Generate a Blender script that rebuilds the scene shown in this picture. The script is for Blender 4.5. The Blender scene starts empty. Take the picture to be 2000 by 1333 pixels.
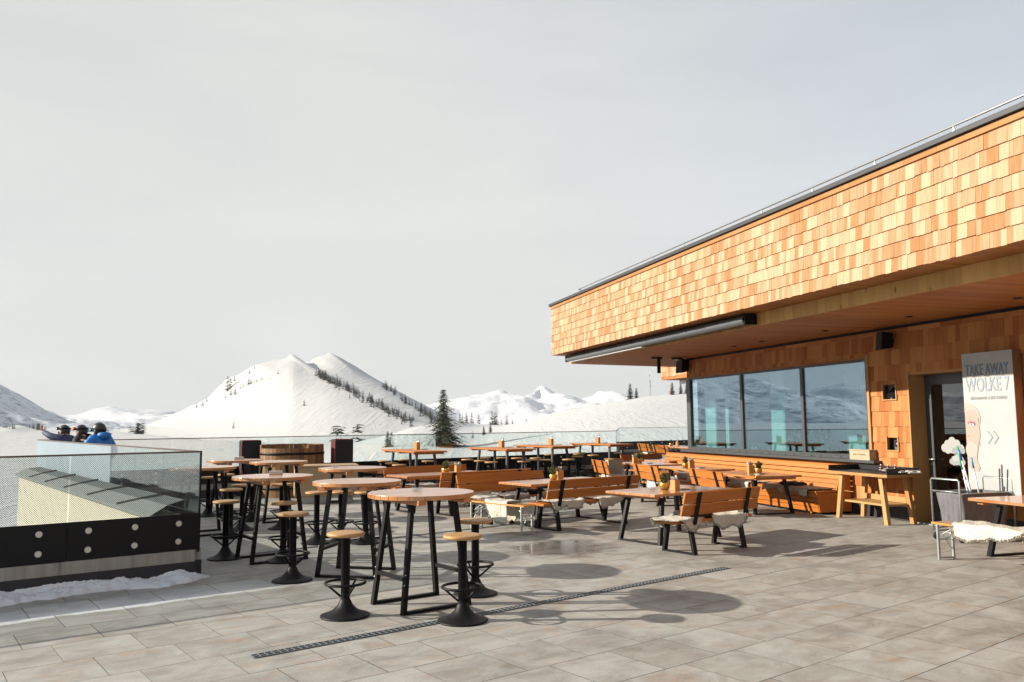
import bpy, math, random
import numpy as np
from mathutils import Vector, Matrix, Euler
random.seed(7)
C = bpy.context.scene.collection
SC = bpy.context.scene
R = math.radians
# ------------------------------------------------------------------ camera
EYE = 1.78
cam_d = bpy.data.cameras.new('camera'); cam = bpy.data.objects.new('camera', cam_d); C.objects.link(cam)
cam_d.sensor_width = 36; cam_d.lens = 28.8; cam_d.clip_start = 0.05; cam_d.clip_end = 30000
cam.matrix_world = Matrix.Translation((0, 0, EYE)) @ Matrix.Rotation(math.pi/2 + .0997, 4, 'X') @ Matrix.Rotation(-.0085, 4, 'Z')
SC.camera = cam
# ------------------------------------------------------------------ world, sun, exposure
SUN_EL, SUN_AZ = R(22.5), R(-91)          # azimuth from +Y towards +X
w = bpy.data.worlds.new('World'); SC.world = w; w.use_nodes = True
nt = w.node_tree; nt.nodes.clear()
def N(t, kind, **kw):
    n = t.nodes.new(kind)
    for k, v in kw.items(): setattr(n, k, v)
    return n
wo = N(nt, 'ShaderNodeOutputWorld'); bg = N(nt, 'ShaderNodeBackground')
sky = N(nt, 'ShaderNodeTexSky'); sky.sky_type = 'NISHITA'; sky.sun_disc = False
sky.sun_elevation = SUN_EL; sky.sun_rotation = SUN_AZ; sky.altitude = 1800; sky.air_density = 1.2; sky.dust_density = 2.0
sk_s = N(nt, 'ShaderNodeVectorMath', operation='SCALE'); sk_s.inputs['Scale'].default_value = .075
nt.links.new(sky.outputs[0], sk_s.inputs[0])
tc = N(nt, 'ShaderNodeTexCoord'); mp = N(nt, 'ShaderNodeMapping'); mp.inputs['Scale'].default_value = (1.3, 1.3, 5.0); mp.inputs['Location'].default_value = (3.1, .4, .2)
nz = N(nt, 'ShaderNodeTexNoise'); nz.inputs['Scale'].default_value = 1.7; nz.inputs['Detail'].default_value = 7; nz.inputs['Roughness'].default_value = .55; nz.inputs['Distortion'].default_value = .5
nt.links.new(tc.outputs['Generated'], mp.inputs[0]); nt.links.new(mp.outputs[0], nz.inputs['Vector'])
cr = N(nt, 'ShaderNodeValToRGB'); cr.color_ramp.elements[0].position = .33; cr.color_ramp.elements[0].color = (.276, .284, .280, 1)
cr.color_ramp.elements[1].position = .68; cr.color_ramp.elements[1].color = (.318, .322, .312, 1)
nt.links.new(nz.outputs['Fac'], cr.inputs[0])
# cloud cover thins out towards the right of the view (upwards and to +X)
sx = N(nt, 'ShaderNodeSeparateXYZ'); nt.links.new(tc.outputs['Generated'], sx.inputs[0])
mr = N(nt, 'ShaderNodeMapRange'); mr.inputs['From Min'].default_value = .25; mr.inputs['From Max'].default_value = 1.15; mr.inputs['To Min'].default_value = .975; mr.inputs['To Max'].default_value = .45
ad = N(nt, 'ShaderNodeMath', operation='ADD'); nt.links.new(sx.outputs['X'], ad.inputs[0]); nt.links.new(sx.outputs['Z'], ad.inputs[1]); nt.links.new(ad.outputs[0], mr.inputs['Value'])
mx = N(nt, 'ShaderNodeMix', data_type='RGBA'); nt.links.new(mr.outputs[0], mx.inputs['Factor']); nt.links.new(sk_s.outputs[0], mx.inputs['A']); nt.links.new(cr.outputs[0], mx.inputs['B'])
nt.links.new(mx.outputs['Result'], bg.inputs['Color']); bg.inputs['Strength'].default_value = 1.0
nt.links.new(bg.outputs[0], wo.inputs['Surface'])
sun_d = bpy.data.lights.new('sun', 'SUN'); sun_d.energy = 4.6; sun_d.angle = R(.55); sun_d.color = (1, .90, .76)
sun = bpy.data.objects.new('sun', sun_d); C.objects.link(sun)
sdir = Vector((math.sin(SUN_AZ)*math.cos(SUN_EL), math.cos(SUN_AZ)*math.cos(SUN_EL), math.sin(SUN_EL)))
sun.rotation_euler = sdir.to_track_quat('Z', 'Y').to_euler(); sun.location = sdir*60
vs = SC.view_settings; vs.view_transform = 'Standard'; vs.look = 'None'; vs.exposure = 1.25; vs.gamma = 1
SC.render.engine = 'CYCLES'; SC.cycles.use_denoising = True; SC.cycles.max_bounces = 7; SC.cycles.transparent_max_bounces = 14
SC.cycles.volume_bounces = 1; SC.cycles.caustics_reflective = False; SC.cycles.caustics_refractive = False

# ------------------------------------------------------------------ materials
def new_mat(name):
    m = bpy.data.materials.new(name); m.use_nodes = True
    t = m.node_tree; b = t.nodes['Principled BSDF']
    return m, t, b
def plain(name, col, rough=.6, metal=0, coat=0, bump=0, bscale=60, var=0, vscale=3, spec=.5):
    m, t, b = new_mat(name)
    b.inputs['Base Color'].default_value = (*col, 1); b.inputs['Roughness'].default_value = rough; b.inputs['Metallic'].default_value = metal
    b.inputs['Coat Weight'].default_value = coat; b.inputs['Specular IOR Level'].default_value = spec
    co = N(t, 'ShaderNodeTexCoord')
    if var:
        n = N(t, 'ShaderNodeTexNoise'); n.inputs['Scale'].default_value = vscale; n.inputs['Detail'].default_value = 6
        t.links.new(co.outputs['Object'], n.inputs['Vector'])
        r = N(t, 'ShaderNodeMix', data_type='RGBA')
        r.inputs['A'].default_value = (*[c*(1-var) for c in col], 1); r.inputs['B'].default_value = (*[min(1, c*(1+var)) for c in col], 1)
        t.links.new(n.outputs['Fac'], r.inputs['Factor']); t.links.new(r.outputs['Result'], b.inputs['Base Color'])
    if bump:
        n = N(t, 'ShaderNodeTexNoise'); n.inputs['Scale'].default_value = bscale; n.inputs['Detail'].default_value = 5
        t.links.new(co.outputs['Object'], n.inputs['Vector'])
        bp = N(t, 'ShaderNodeBump'); bp.inputs['Strength'].default_value = bump; bp.inputs['Distance'].default_value = .02
        t.links.new(n.outputs['Fac'], bp.inputs['Height']); t.links.new(bp.outputs[0], b.inputs['Normal'])
    return m
def wood(name, c_dark, c_light, grain=(1.2, 22, 22), rough=.5, coat=0, tint_amt=1.0, knots=0, bump=.15, fine=.35, weather=0, planks=0):
    m, t, b = new_mat(name)
    co = N(t, 'ShaderNodeTexCoord'); at = N(t, 'ShaderNodeAttribute'); at.attribute_name = 'tint'
    ml = N(t, 'ShaderNodeMath', operation='MULTIPLY'); ml.inputs[1].default_value = 43.7; t.links.new(at.outputs['Fac'], ml.inputs[0])
    av = N(t, 'ShaderNodeVectorMath', operation='ADD'); t.links.new(co.outputs['Object'], av.inputs[0]); t.links.new(ml.outputs[0], av.inputs[1])
    mp = N(t, 'ShaderNodeMapping'); mp.inputs['Scale'].default_value = grain; t.links.new(av.outputs[0], mp.inputs[0])
    n1 = N(t, 'ShaderNodeTexNoise'); n1.inputs['Scale'].default_value = 1; n1.inputs['Detail'].default_value = 6; n1.inputs['Distortion'].default_value = .6
    t.links.new(mp.outputs[0], n1.inputs['Vector'])
    # per-board tone + grain
    a1 = N(t, 'ShaderNodeMath', operation='MULTIPLY_ADD'); a1.inputs[1].default_value = tint_amt; a1.inputs[2].default_value = .5 - tint_amt*.5
    t.links.new(at.outputs['Fac'], a1.inputs[0])
    if planks:
        sy = N(t, 'ShaderNodeSeparateXYZ'); t.links.new(co.outputs['Object'], sy.inputs[0]); dv = N(t, 'ShaderNodeMath', operation='DIVIDE'); dv.inputs[1].default_value = planks; t.links.new(sy.outputs['Y'], dv.inputs[0])
        fl = N(t, 'ShaderNodeMath', operation='FLOOR'); t.links.new(dv.outputs[0], fl.inputs[0]); wn = N(t, 'ShaderNodeTexWhiteNoise'); wn.noise_dimensions = '1D'; t.links.new(fl.outputs[0], wn.inputs['W'])
        fr = N(t, 'ShaderNodeMath', operation='FRACT'); t.links.new(dv.outputs[0], fr.inputs[0]); jt = N(t, 'ShaderNodeMath', operation='LESS_THAN'); jt.inputs[1].default_value = .06; t.links.new(fr.outputs[0], jt.inputs[0])
        jm = N(t, 'ShaderNodeMath', operation='MULTIPLY_ADD'); jm.inputs[1].default_value = -1.6; t.links.new(jt.outputs[0], jm.inputs[0]); t.links.new(wn.outputs['Value'], jm.inputs[2])
        t.links.new(jm.outputs[0], a1.inputs[0])
    a2 = N(t, 'ShaderNodeMath', operation='SUBTRACT'); t.links.new(n1.outputs['Fac'], a2.inputs[0]); a2.inputs[1].default_value = .5
    a3 = N(t, 'ShaderNodeMath', operation='MULTIPLY_ADD'); a3.inputs[1].default_value = fine*4; t.links.new(a2.outputs[0], a3.inputs[0]); t.links.new(a1.outputs[0], a3.inputs[2])
    a3.use_clamp = True
    mixc = N(t, 'ShaderNodeMix', data_type='RGBA'); mixc.inputs['A'].default_value = (*c_dark, 1); mixc.inputs['B'].default_value = (*c_light, 1)
    t.links.new(a3.outputs[0], mixc.inputs['Factor'])
    out = mixc.outputs['Result']
    if knots:
        vm = N(t, 'ShaderNodeMapping'); vm.inputs['Scale'].default_value = tuple(1.0 if g > 5 else .45 for g in grain); t.links.new(av.outputs[0], vm.inputs[0])
        v = N(t, 'ShaderNodeTexVoronoi'); v.inputs['Scale'].default_value = knots; t.links.new(vm.outputs[0], v.inputs['Vector'])
        kr = N(t, 'ShaderNodeMapRange'); kr.inputs['From Min'].default_value = .05; kr.inputs['From Max'].default_value = .14; kr.inputs['To Min'].default_value = .8; kr.inputs['To Max'].default_value = 0
        t.links.new(v.outputs['Distance'], kr.inputs['Value'])
        mk = N(t, 'ShaderNodeMix', data_type='RGBA'); t.links.new(kr.outputs[0], mk.inputs['Factor']); t.links.new(out, mk.inputs['A']); mk.inputs['B'].default_value = (*[c*.35 for c in c_dark], 1)
        out = mk.outputs['Result']
    if weather:
        wn = N(t, 'ShaderNodeTexNoise'); wn.inputs['Scale'].default_value = 2.3; wn.inputs['Detail'].default_value = 5; t.links.new(av.outputs[0], wn.inputs['Vector'])
        wr = N(t, 'ShaderNodeMapRange'); wr.inputs['From Min'].default_value = .45; wr.inputs['From Max'].default_value = .75; wr.inputs['To Max'].default_value = weather; t.links.new(wn.outputs['Fac'], wr.inputs['Value'])
        wm = N(t, 'ShaderNodeMix', data_type='RGBA'); t.links.new(wr.outputs[0], wm.inputs['Factor']); t.links.new(out, wm.inputs['A']); wm.inputs['B'].default_value = (c_light[0]*.9, c_light[0]*.72, c_light[0]*.55, 1)
        out = wm.outputs['Result']
    t.links.new(out, b.inputs['Base Color'])
    b.inputs['Roughness'].default_value = rough; b.inputs['Coat Weight'].default_value = coat; b.inputs['Coat Roughness'].default_value = .16
    if bump:
        bp = N(t, 'ShaderNodeBump'); bp.inputs['Strength'].default_value = bump; bp.inputs['Distance'].default_value = .01
        t.links.new(n1.outputs['Fac'], bp.inputs['Height']); t.links.new(bp.outputs[0], b.inputs['Normal'])
    return m
def schlick(t, f0=.04):
    g = N(t, 'ShaderNodeNewGeometry'); d = N(t, 'ShaderNodeVectorMath', operation='DOT_PRODUCT'); t.links.new(g.outputs['Normal'], d.inputs[0]); t.links.new(g.outputs['Incoming'], d.inputs[1])
    def m1(op, a, b):
        n = N(t, 'ShaderNodeMath', operation=op)
        for i, v in enumerate((a, b)):
            if isinstance(v, (int, float)): n.inputs[i].default_value = v
            elif v is not None: t.links.new(v, n.inputs[i])
        return n.outputs[0]
    c = m1('ABSOLUTE', d.outputs['Value'], None); return m1('ADD', m1('MULTIPLY', m1('POWER', m1('SUBTRACT', 1, c), 5), 1-f0), f0)
def glass(name, tint, refl=.25, rough=0.0, extra_fres=1.0, col=(.95, .97, 1)):
    m = bpy.data.materials.new(name); m.use_nodes = True; t = m.node_tree; t.nodes.clear()
    o = N(t, 'ShaderNodeOutputMaterial'); tr = N(t, 'ShaderNodeBsdfTransparent'); tr.inputs[0].default_value = (*tint, 1)
    gl = N(t, 'ShaderNodeBsdfGlossy'); gl.inputs['Roughness'].default_value = rough; gl.inputs['Color'].default_value = (*col, 1)
    lw = schlick(t)
    mr = N(t, 'ShaderNodeMath', operation='MULTIPLY_ADD'); mr.inputs[1].default_value = extra_fres; mr.inputs[2].default_value = refl; mr.use_clamp = True
    t.links.new(lw, mr.inputs[0])
    mx = N(t, 'ShaderNodeMixShader'); t.links.new(mr.outputs[0], mx.inputs[0]); t.links.new(tr.outputs[0], mx.inputs[1]); t.links.new(gl.outputs[0], mx.inputs[2]); t.links.new(mx.outputs[0], o.inputs[0])
    return m
M = {}
M['table'] = wood('oiled_larch', (.30, .105, .028), (.54, .23, .068), rough=.38, coat=.9, tint_amt=.5, weather=.35)
M['bench'] = wood('larch_bench_boards', (.32, .092, .011), (.47, .165, .026), grain=(1.2, 16, 16), rough=.45, tint_amt=.5, bump=.1)
M['wallbench'] = wood('larch_slats', (.37, .108, .011), (.49, .17, .027), grain=(14, 1, 14), rough=.5, tint_amt=.6, bump=.1)
M['oak'] = wood('pale_oak_seat', (.34, .18, .065), (.48, .29, .125), grain=(3, 22, 22), rough=.5, tint_amt=.6, bump=.1)
M['cedar'] = wood('cedar_shingles', (.31, .130, .040), (.46, .32, .20), grain=(30, 30, 1.6), rough=.75, tint_amt=1.0, bump=.3, fine=.24)
M['cedar_wall'] = wood('cedar_wall_shingles', (.30, .088, .014), (.48, .215, .065), grain=(30, 30, 1.6), rough=.75, tint_amt=1.0, bump=.3, fine=.22)
M['cedar_strip'] = wood('cedar_edge_boards', (.30, .125, .03), (.36, .18, .06), grain=(26, 1.5, 26), rough=.7, tint_amt=.8, bump=.2, fine=.2)
M['soffit'] = wood('soffit_boards', (.25, .088, .013), (.42, .175, .035), grain=(1.0, 24, 24), rough=.6, tint_amt=.6, knots=3.0, fine=.3, planks=.135)
M['spruce'] = wood('knotty_spruce', (.42, .225, .065), (.60, .37, .13), grain=(20, 20, 1.5), rough=.65, tint_amt=.7, knots=5.0, fine=.25)
M['beam'] = wood('spruce_beams', (.33, .17, .055), (.44, .26, .10), grain=(16, 16, 1.5), rough=.6, tint_amt=.6, knots=3.2, fine=.2)
M['barrel'] = wood('oak_staves', (.085, .038, .014), (.26, .135, .05), grain=(16, 16, 1.2), rough=.6, tint_amt=1.0, fine=.3)
M['ply'] = wood('spruce_plywood', (.30, .20, .11), (.40, .29, .17), grain=(1.2, 10, 10), rough=.7, tint_amt=.3, knots=3, fine=.25)
M['black'] = plain('black_powdercoat', (.0045, .0045, .0055), .5, bump=.05, bscale=250, var=.25, vscale=9, spec=.2)
M['blackbase'] = plain('black_cast_iron', (.007, .007, .0085), .5, bump=.12, bscale=120, var=.4, vscale=14, spec=.22)
M['anth'] = plain('anthracite_aluminium', (.075, .08, .085), .42, .3, bump=.02, var=.1)
M['panel'] = plain('black_enamelled_glass', (.006, .006, .0075), .3, var=.3, vscale=2, spec=.2)
M['steel'] = plain('brushed_steel', (.55, .54, .52), .32, .9)
M['galv'] = plain('galvanised_steel', (.42, .47, .47), .42, .75, var=.2, vscale=20)
M['conc'] = None
M['fabric'] = plain('grey_canvas', (.13, .13, .145), .9, bump=.4, bscale=30, var=.25, vscale=6)
M['blanket'] = plain('dark_wool_blanket', (.022, .022, .028), .95, bump=.5, bscale=160)
M['fleece'] = plain('cream_sheepskin', (.50, .475, .415), .95, bump=.8, bscale=34, var=.06, vscale=6)
M['hide'] = plain('sheepskin_hide', (.62, .54, .42), .85, bump=.2, bscale=20, var=.12, vscale=6)
M['white'] = plain('white_plastic', (.50, .50, .49), .5)
M['paper'] = plain('white_paper', (.55, .55, .53), .85, bump=.2, bscale=60)
M['gold'] = plain('hammered_brass', (.58, .35, .10), .34, .9, bump=.25, bscale=70)
M['leaf'] = plain('heather_leaves', (.075, .10, .028), .7, var=.5, vscale=30)
M['leaf2'] = plain('dry_stems', (.16, .10, .04), .8, var=.3, vscale=20)
M['kraft'] = wood('caddy_wood', (.45, .22, .07), (.60, .33, .12), grain=(14, 14, 2), rough=.55, tint_amt=.4)
M['ashglass'] = glass('clear_glass', (.93, .95, .95), .12, .05)
M['rubber'] = plain('black_rubber', (.02, .02, .02), .8)
M['red'] = plain('red_webbing', (.62, .02, .02), .6)
M['blk_fab'] = plain('black_nylon_cover', (.010, .010, .012), .8, bump=.2, bscale=40)
M['blue'] = plain('blue_plastic', (.02, .10, .42), .4)
M['sky_blue'] = plain('light_blue_plastic', (.03, .28, .60), .4)
M['green'] = plain('green_plastic', (.02, .38, .10), .4)
M['crate_wood'] = wood('pale_crate_wood', (.34, .28, .19), (.40, .35, .25), grain=(20, 2, 20), rough=.7, tint_amt=.3)
M['lettering'] = plain('brown_stamp_ink', (.28, .18, .10), .8)
M['glass'] = glass('rail_glass', (.90, .945, .945), .02, 0, .85)
M['winglass'] = glass('coated_window_glass', (.80, .95, .96), .24, 0, .8, col=(.72, .86, 1))
M['doorglass'] = glass('dark_door_glass', (.10, .12, .13), .13, 0, .8)
M['curtain'] = plain('pale_green_curtain', (.42, .60, .56), .9, bump=.2, bscale=10)
M['interior'] = plain('dark_interior_plaster', (.10, .13, .17), .9, var=.2)
M['intfloor'] = plain('dark_interior_floor', (.05, .055, .06), .5)
M['cream'] = plain('cream_render', (.40, .385, .31), .9, var=.05, vscale=1.5, bump=.1, bscale=40)
M['roof_shaded'] = plain('shaded_roof_sheet', (.055, .07, .068), .5, var=.2, vscale=2)
M['bark'] = plain('spruce_bark', (.06, .045, .035), .9, bump=.5, bscale=20)

def mat_frit():
    m = bpy.data.materials.new('dotted_frit_glass'); m.use_nodes = True; t = m.node_tree; t.nodes.clear()
    o = N(t, 'ShaderNodeOutputMaterial'); tr = N(t, 'ShaderNodeBsdfTransparent'); tr.inputs[0].default_value = (.90, .95, .94, 1)
    gl = N(t, 'ShaderNodeBsdfGlossy'); gl.inputs['Roughness'].default_value = .01
    fr = schlick(t)
    mx = N(t, 'ShaderNodeMixShader'); t.links.new(fr, mx.inputs[0]); t.links.new(tr.outputs[0], mx.inputs[1]); t.links.new(gl.outputs[0], mx.inputs[2])
    df = N(t, 'ShaderNodeBsdfDiffuse'); df.inputs['Color'].default_value = (.035, .05, .055, 1)
    co = N(t, 'ShaderNodeTexCoord'); sp = N(t, 'ShaderNodeSeparateXYZ'); t.links.new(co.outputs['Object'], sp.inputs[0])
    # 45 degree grid of round dots printed on the pane
    P_ = 2*math.pi/.0225
    def fn(op, a, b=None):
        n = N(t, 'ShaderNodeMath', operation=op)
        for i, v in enumerate((a, b)):
            if v is None: continue
            if isinstance(v, (int, float)): n.inputs[i].default_value = v
            else: t.links.new(v, n.inputs[i])
        return n.outputs[0]
    s1 = fn('COSINE', fn('MULTIPLY', sp.outputs['X'], P_)); s2 = fn('COSINE', fn('MULTIPLY', sp.outputs['Z'], P_))
    v = fn('MULTIPLY', s1, s2); v2 = fn('GREATER_THAN', v, .30)
    m2 = N(t, 'ShaderNodeMixShader'); t.links.new(v2, m2.inputs[0]); t.links.new(mx.outputs[0], m2.inputs[1]); t.links.new(df.outputs[0], m2.inputs[2]); t.links.new(m2.outputs[0], o.inputs[0])
    return m
M['frit'] = mat_frit()
def mat_frost(name='frosted_glass', amt=.82, col=(.52, .60, .66)):
    m = bpy.data.materials.new(name); m.use_nodes = True; t = m.node_tree; t.nodes.clear()
    o = N(t, 'ShaderNodeOutputMaterial'); tr = N(t, 'ShaderNodeBsdfTransparent'); tr.inputs[0].default_value = (.9, .95, .95, 1)
    df = N(t, 'ShaderNodeBsdfDiffuse'); df.inputs['Color'].default_value = (*col, 1)
    tl = N(t, 'ShaderNodeBsdfTranslucent'); tl.inputs['Color'].default_value = (*col, 1)
    a = N(t, 'ShaderNodeMixShader'); a.inputs[0].default_value = .4; t.links.new(df.outputs[0], a.inputs[1]); t.links.new(tl.outputs[0], a.inputs[2])
    b = N(t, 'ShaderNodeMixShader'); b.inputs[0].default_value = amt; t.links.new(tr.outputs[0], b.inputs[1]); t.links.new(a.outputs[0], b.inputs[2]); t.links.new(b.outputs[0], o.inputs[0])
    return m
M['frost'] = mat_frost(col=(.46, .54, .60))
def mat_speckle():
    m = mat_frost('iced_glass', .5, (.62, .70, .70)); t = m.node_tree
    co = N(t, 'ShaderNodeTexCoord'); n = N(t, 'ShaderNodeTexNoise'); n.inputs['Scale'].default_value = 9; n.inputs['Detail'].default_value = 8; n.inputs['Roughness'].default_value = .75
    t.links.new(co.outputs['Object'], n.inputs['Vector'])
    r = N(t, 'ShaderNodeMapRange'); r.inputs['From Min'].default_value = .42; r.inputs['From Max'].default_value = .6; r.inputs['To Max'].default_value = .75
    t.links.new(n.outputs['Fac'], r.inputs['Value'])
    mix = [k for k in t.nodes if k.type == 'MIX_SHADER'][-1]; t.links.new(r.outputs[0], mix.inputs[0])
    return m
M['iced'] = mat_speckle()
def mat_conc():
    m, t, b = new_mat('board_marked_concrete'); co = N(t, 'ShaderNodeTexCoord')
    mp = N(t, 'ShaderNodeMapping'); mp.inputs['Scale'].default_value = (9, 9, .6); t.links.new(co.outputs['Object'], mp.inputs[0])
    n = N(t, 'ShaderNodeTexNoise'); n.inputs['Scale'].default_value = 1.5; n.inputs['Detail'].default_value = 6; t.links.new(mp.outputs[0], n.inputs['Vector'])
    c = N(t, 'ShaderNodeValToRGB'); e = c.color_ramp.elements; e[0].position = .3; e[0].color = (.13, .12, .11, 1); e[1].position = .7; e[1].color = (.34, .33, .31, 1)
    k = e.new(.38); k.color = (.26, .235, .20, 1)
    t.links.new(n.outputs['Fac'], c.inputs[0]); t.links.new(c.outputs[0], b.inputs['Base Color']); b.inputs['Roughness'].default_value = .85
    bp = N(t, 'ShaderNodeBump'); bp.inputs['Strength'].default_value = .3; t.links.new(n.outputs['Fac'], bp.inputs['Height']); t.links.new(bp.outputs[0], b.inputs['Normal'])
    return m
M['conc'] = mat_conc()

# ------------------------------------------------------------------ mesh helpers
class MB:
    def __init__(s): s.v = []; s.f = []; s.t = []; s.sm = []
    def add(s, vs, fs, tint=None, smooth=False):
        o = len(s.v); s.v += [tuple(v) for v in vs]; tint = random.random() if tint is None else tint
        for f in fs: s.f.append(tuple(i+o for i in f)); s.t.append(tint); s.sm.append(smooth)
        return s
    def box(s, c, d, rot=None, tint=None, taper=None):
        hx, hy, hz = d[0]/2, d[1]/2, d[2]/2
        vs = [Vector((x*hx, y*hy, z*hz)) for z in (-1, 1) for y in (-1, 1) for x in (-1, 1)]
        if taper:
            for v in vs[4:]: v.x *= taper; v.y *= taper
        if rot is not None:
            m = rot if isinstance(rot, Matrix) else Euler(rot).to_matrix()
            vs = [m @ v for v in vs]
        vs = [v+Vector(c) for v in vs]
        return s.add(vs, [(0, 2, 3, 1), (4, 5, 7, 6), (0, 1, 5, 4), (2, 6, 7, 3), (0, 4, 6, 2), (1, 3, 7, 5)], tint)
    def b2(s, a, b, tint=None):   # box from two corners
        return s.box([(a[i]+b[i])/2 for i in range(3)], [abs(b[i]-a[i]) for i in range(3)], tint=tint)
    def beam(s, p0, p1, w_, h_, up=(0, 0, 1), tint=None):   # rectangular bar from p0 to p1; w_ across, h_ along up
        p0, p1 = Vector(p0), Vector(p1); x = (p1-p0); L = x.length; x.normalize(); y = Vector(up).cross(x)
        if y.length < 1e-4: y = Vector((0, 1, 0)).cross(x)
        y.normalize(); z = x.cross(y)
        m = Matrix((x, y, z)).transposed()
        return s.box((p0+p1)/2, (L, w_, h_), m, tint)
    def tube(s, pts, r, n=8, closed=False, tint=None, r_end=None):
        pts = [Vector(p) for p in pts]; k = len(pts); vs = []; up = Vector((0, 0, 1))
        for i, p in enumerate(pts):
            a = pts[(i+1) % k] if (closed or i < k-1) else p; b = pts[i-1] if (closed or i > 0) else p
            d = (a-b).normalized(); u = up if abs(d.dot(up)) < .95 else Vector((1, 0, 0))
            x = d.cross(u).normalized(); y = x.cross(d)
            rr = r if r_end is None else r+(r_end-r)*i/(k-1)
            for j in range(n):
                t = 2*math.pi*j/n; vs.append(p+(x*math.cos(t)+y*math.sin(t))*rr)
        fs = []; m = k if closed else k-1
        for i in range(m):
            for j in range(n):
                a = i*n+j; b = i*n+(j+1) % n; i2 = (i+1) % k; fs.append((a, b, i2*n+(j+1) % n, i2*n+j))
        if not closed: fs += [tuple(range(n))[::-1], tuple((k-1)*n+j for j in range(n))]
        return s.add(vs, fs, tint, True)
    def lathe(s, prof, n=28, c=(0, 0, 0), tint=None, smooth=True, a0=0, a1=2*math.pi):
        vs = []; full = abs(a1-a0-2*math.pi) < 1e-6; m = n if full else n+1
        for r, z in prof:
            for j in range(m):
                t = a0+(a1-a0)*j/n; vs.append((c[0]+r*math.cos(t), c[1]+r*math.sin(t), c[2]+z))
        fs = []
        for i in range(len(prof)-1):
            for j in range(n if full else n):
                a = i*m+j; b = i*m+(j+1) % m; fs.append((a, b, (i+1)*m+(j+1) % m, (i+1)*m+j))
        return s.add(vs, fs, tint, smooth)
    def prism(s, poly, z0, z1, tint=None, axis='z', smooth=False):
        n = len(poly); vs = []
        for z in (z0, z1):
            for a, b in poly:
                vs.append((a, b, z) if axis == 'z' else (a, z, b) if axis == 'y' else (z, a, b))
        fs = [tuple(range(n))[::-1], tuple(range(n, 2*n))]+[(i, (i+1) % n, n+(i+1) % n, n+i) for i in range(n)]
        return s.add(vs, fs, tint, smooth)
    def build(s, name, mat, parent=None, bevel=0, loc=None, rotz=None, fixn=False, segs=2):
        me = bpy.data.meshes.new(name); me.from_pydata(s.v, [], s.f); me.update()
        if s.t:
            a = me.attributes.new('tint', 'FLOAT', 'FACE'); a.data.foreach_set('value', s.t)
            me.polygons.foreach_set('use_smooth', s.sm)
        if fixn:
            import bmesh
            bm = bmesh.new(); bm.from_mesh(me); bmesh.ops.recalc_face_normals(bm, faces=bm.faces); bm.to_mesh(me); bm.free()
        me.materials.append(mat if not isinstance(mat, str) else M[mat])
        o = bpy.data.objects.new(name, me); C.objects.link(o)
        if parent: o.parent = parent
        if loc is not None: o.location = loc
        if rotz is not None: o.rotation_euler = (0, 0, rotz)
        if bevel:
            b = o.modifiers.new('bevel', 'BEVEL'); b.width = bevel; b.segments = segs; b.limit_method = 'ANGLE'
        return o
def tag(o, label=None, cat=None, group=None, kind=None):
    if label: o['label'] = label
    if cat: o['category'] = cat
    if group: o['group'] = group
    if kind: o['kind'] = kind
    return o
def thing(name, loc, rz=0, label=None, cat=None, group=None):
    o = bpy.data.objects.new(name, None); C.objects.link(o); o.location = loc; o.rotation_euler = (0, 0, rz); o.empty_display_size = .2
    return tag(o, label, cat, group)
KIDS = {}
def copy_tree(o, parent=None):
    c = o.copy(); C.objects.link(c)
    if parent: c.parent = parent
    for ch in [x for x in C.objects if x.parent == o]: copy_tree(ch, c)
    return c
def place(proto, used, loc, rz, label, cat=None, group=None, scale=None):
    o = proto if not used else copy_tree(proto)
    o.location = loc; o.rotation_euler = (0, 0, rz)
    if scale: o.scale = (scale,)*3
    tag(o, label, cat, group); return o
class Kind:
    def __init__(s, maker, cat, group=None): s.m = maker; s.p = None; s.cat = cat; s.g = group
    def put(s, loc, rz, label, scale=None, group=None):
        used = s.p is not None
        if not used: s.p = s.m()
        return place(s.p, used, loc, rz, label, s.cat, group or s.g, scale)

# ------------------------------------------------------------------ frames of reference
TH = R(37.5)                                      # terrace grid
GU = np.array((math.cos(TH), math.sin(TH))); GV = np.array((-math.sin(TH), math.cos(TH)))
C0 = np.array((-3.73, 9.87))                      # corner of the near parapet
AZ = R(16.6)                                      # facade runs 16.6 degrees left of the view axis
W0 = Vector((6.99, 14.406, 0))
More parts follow.
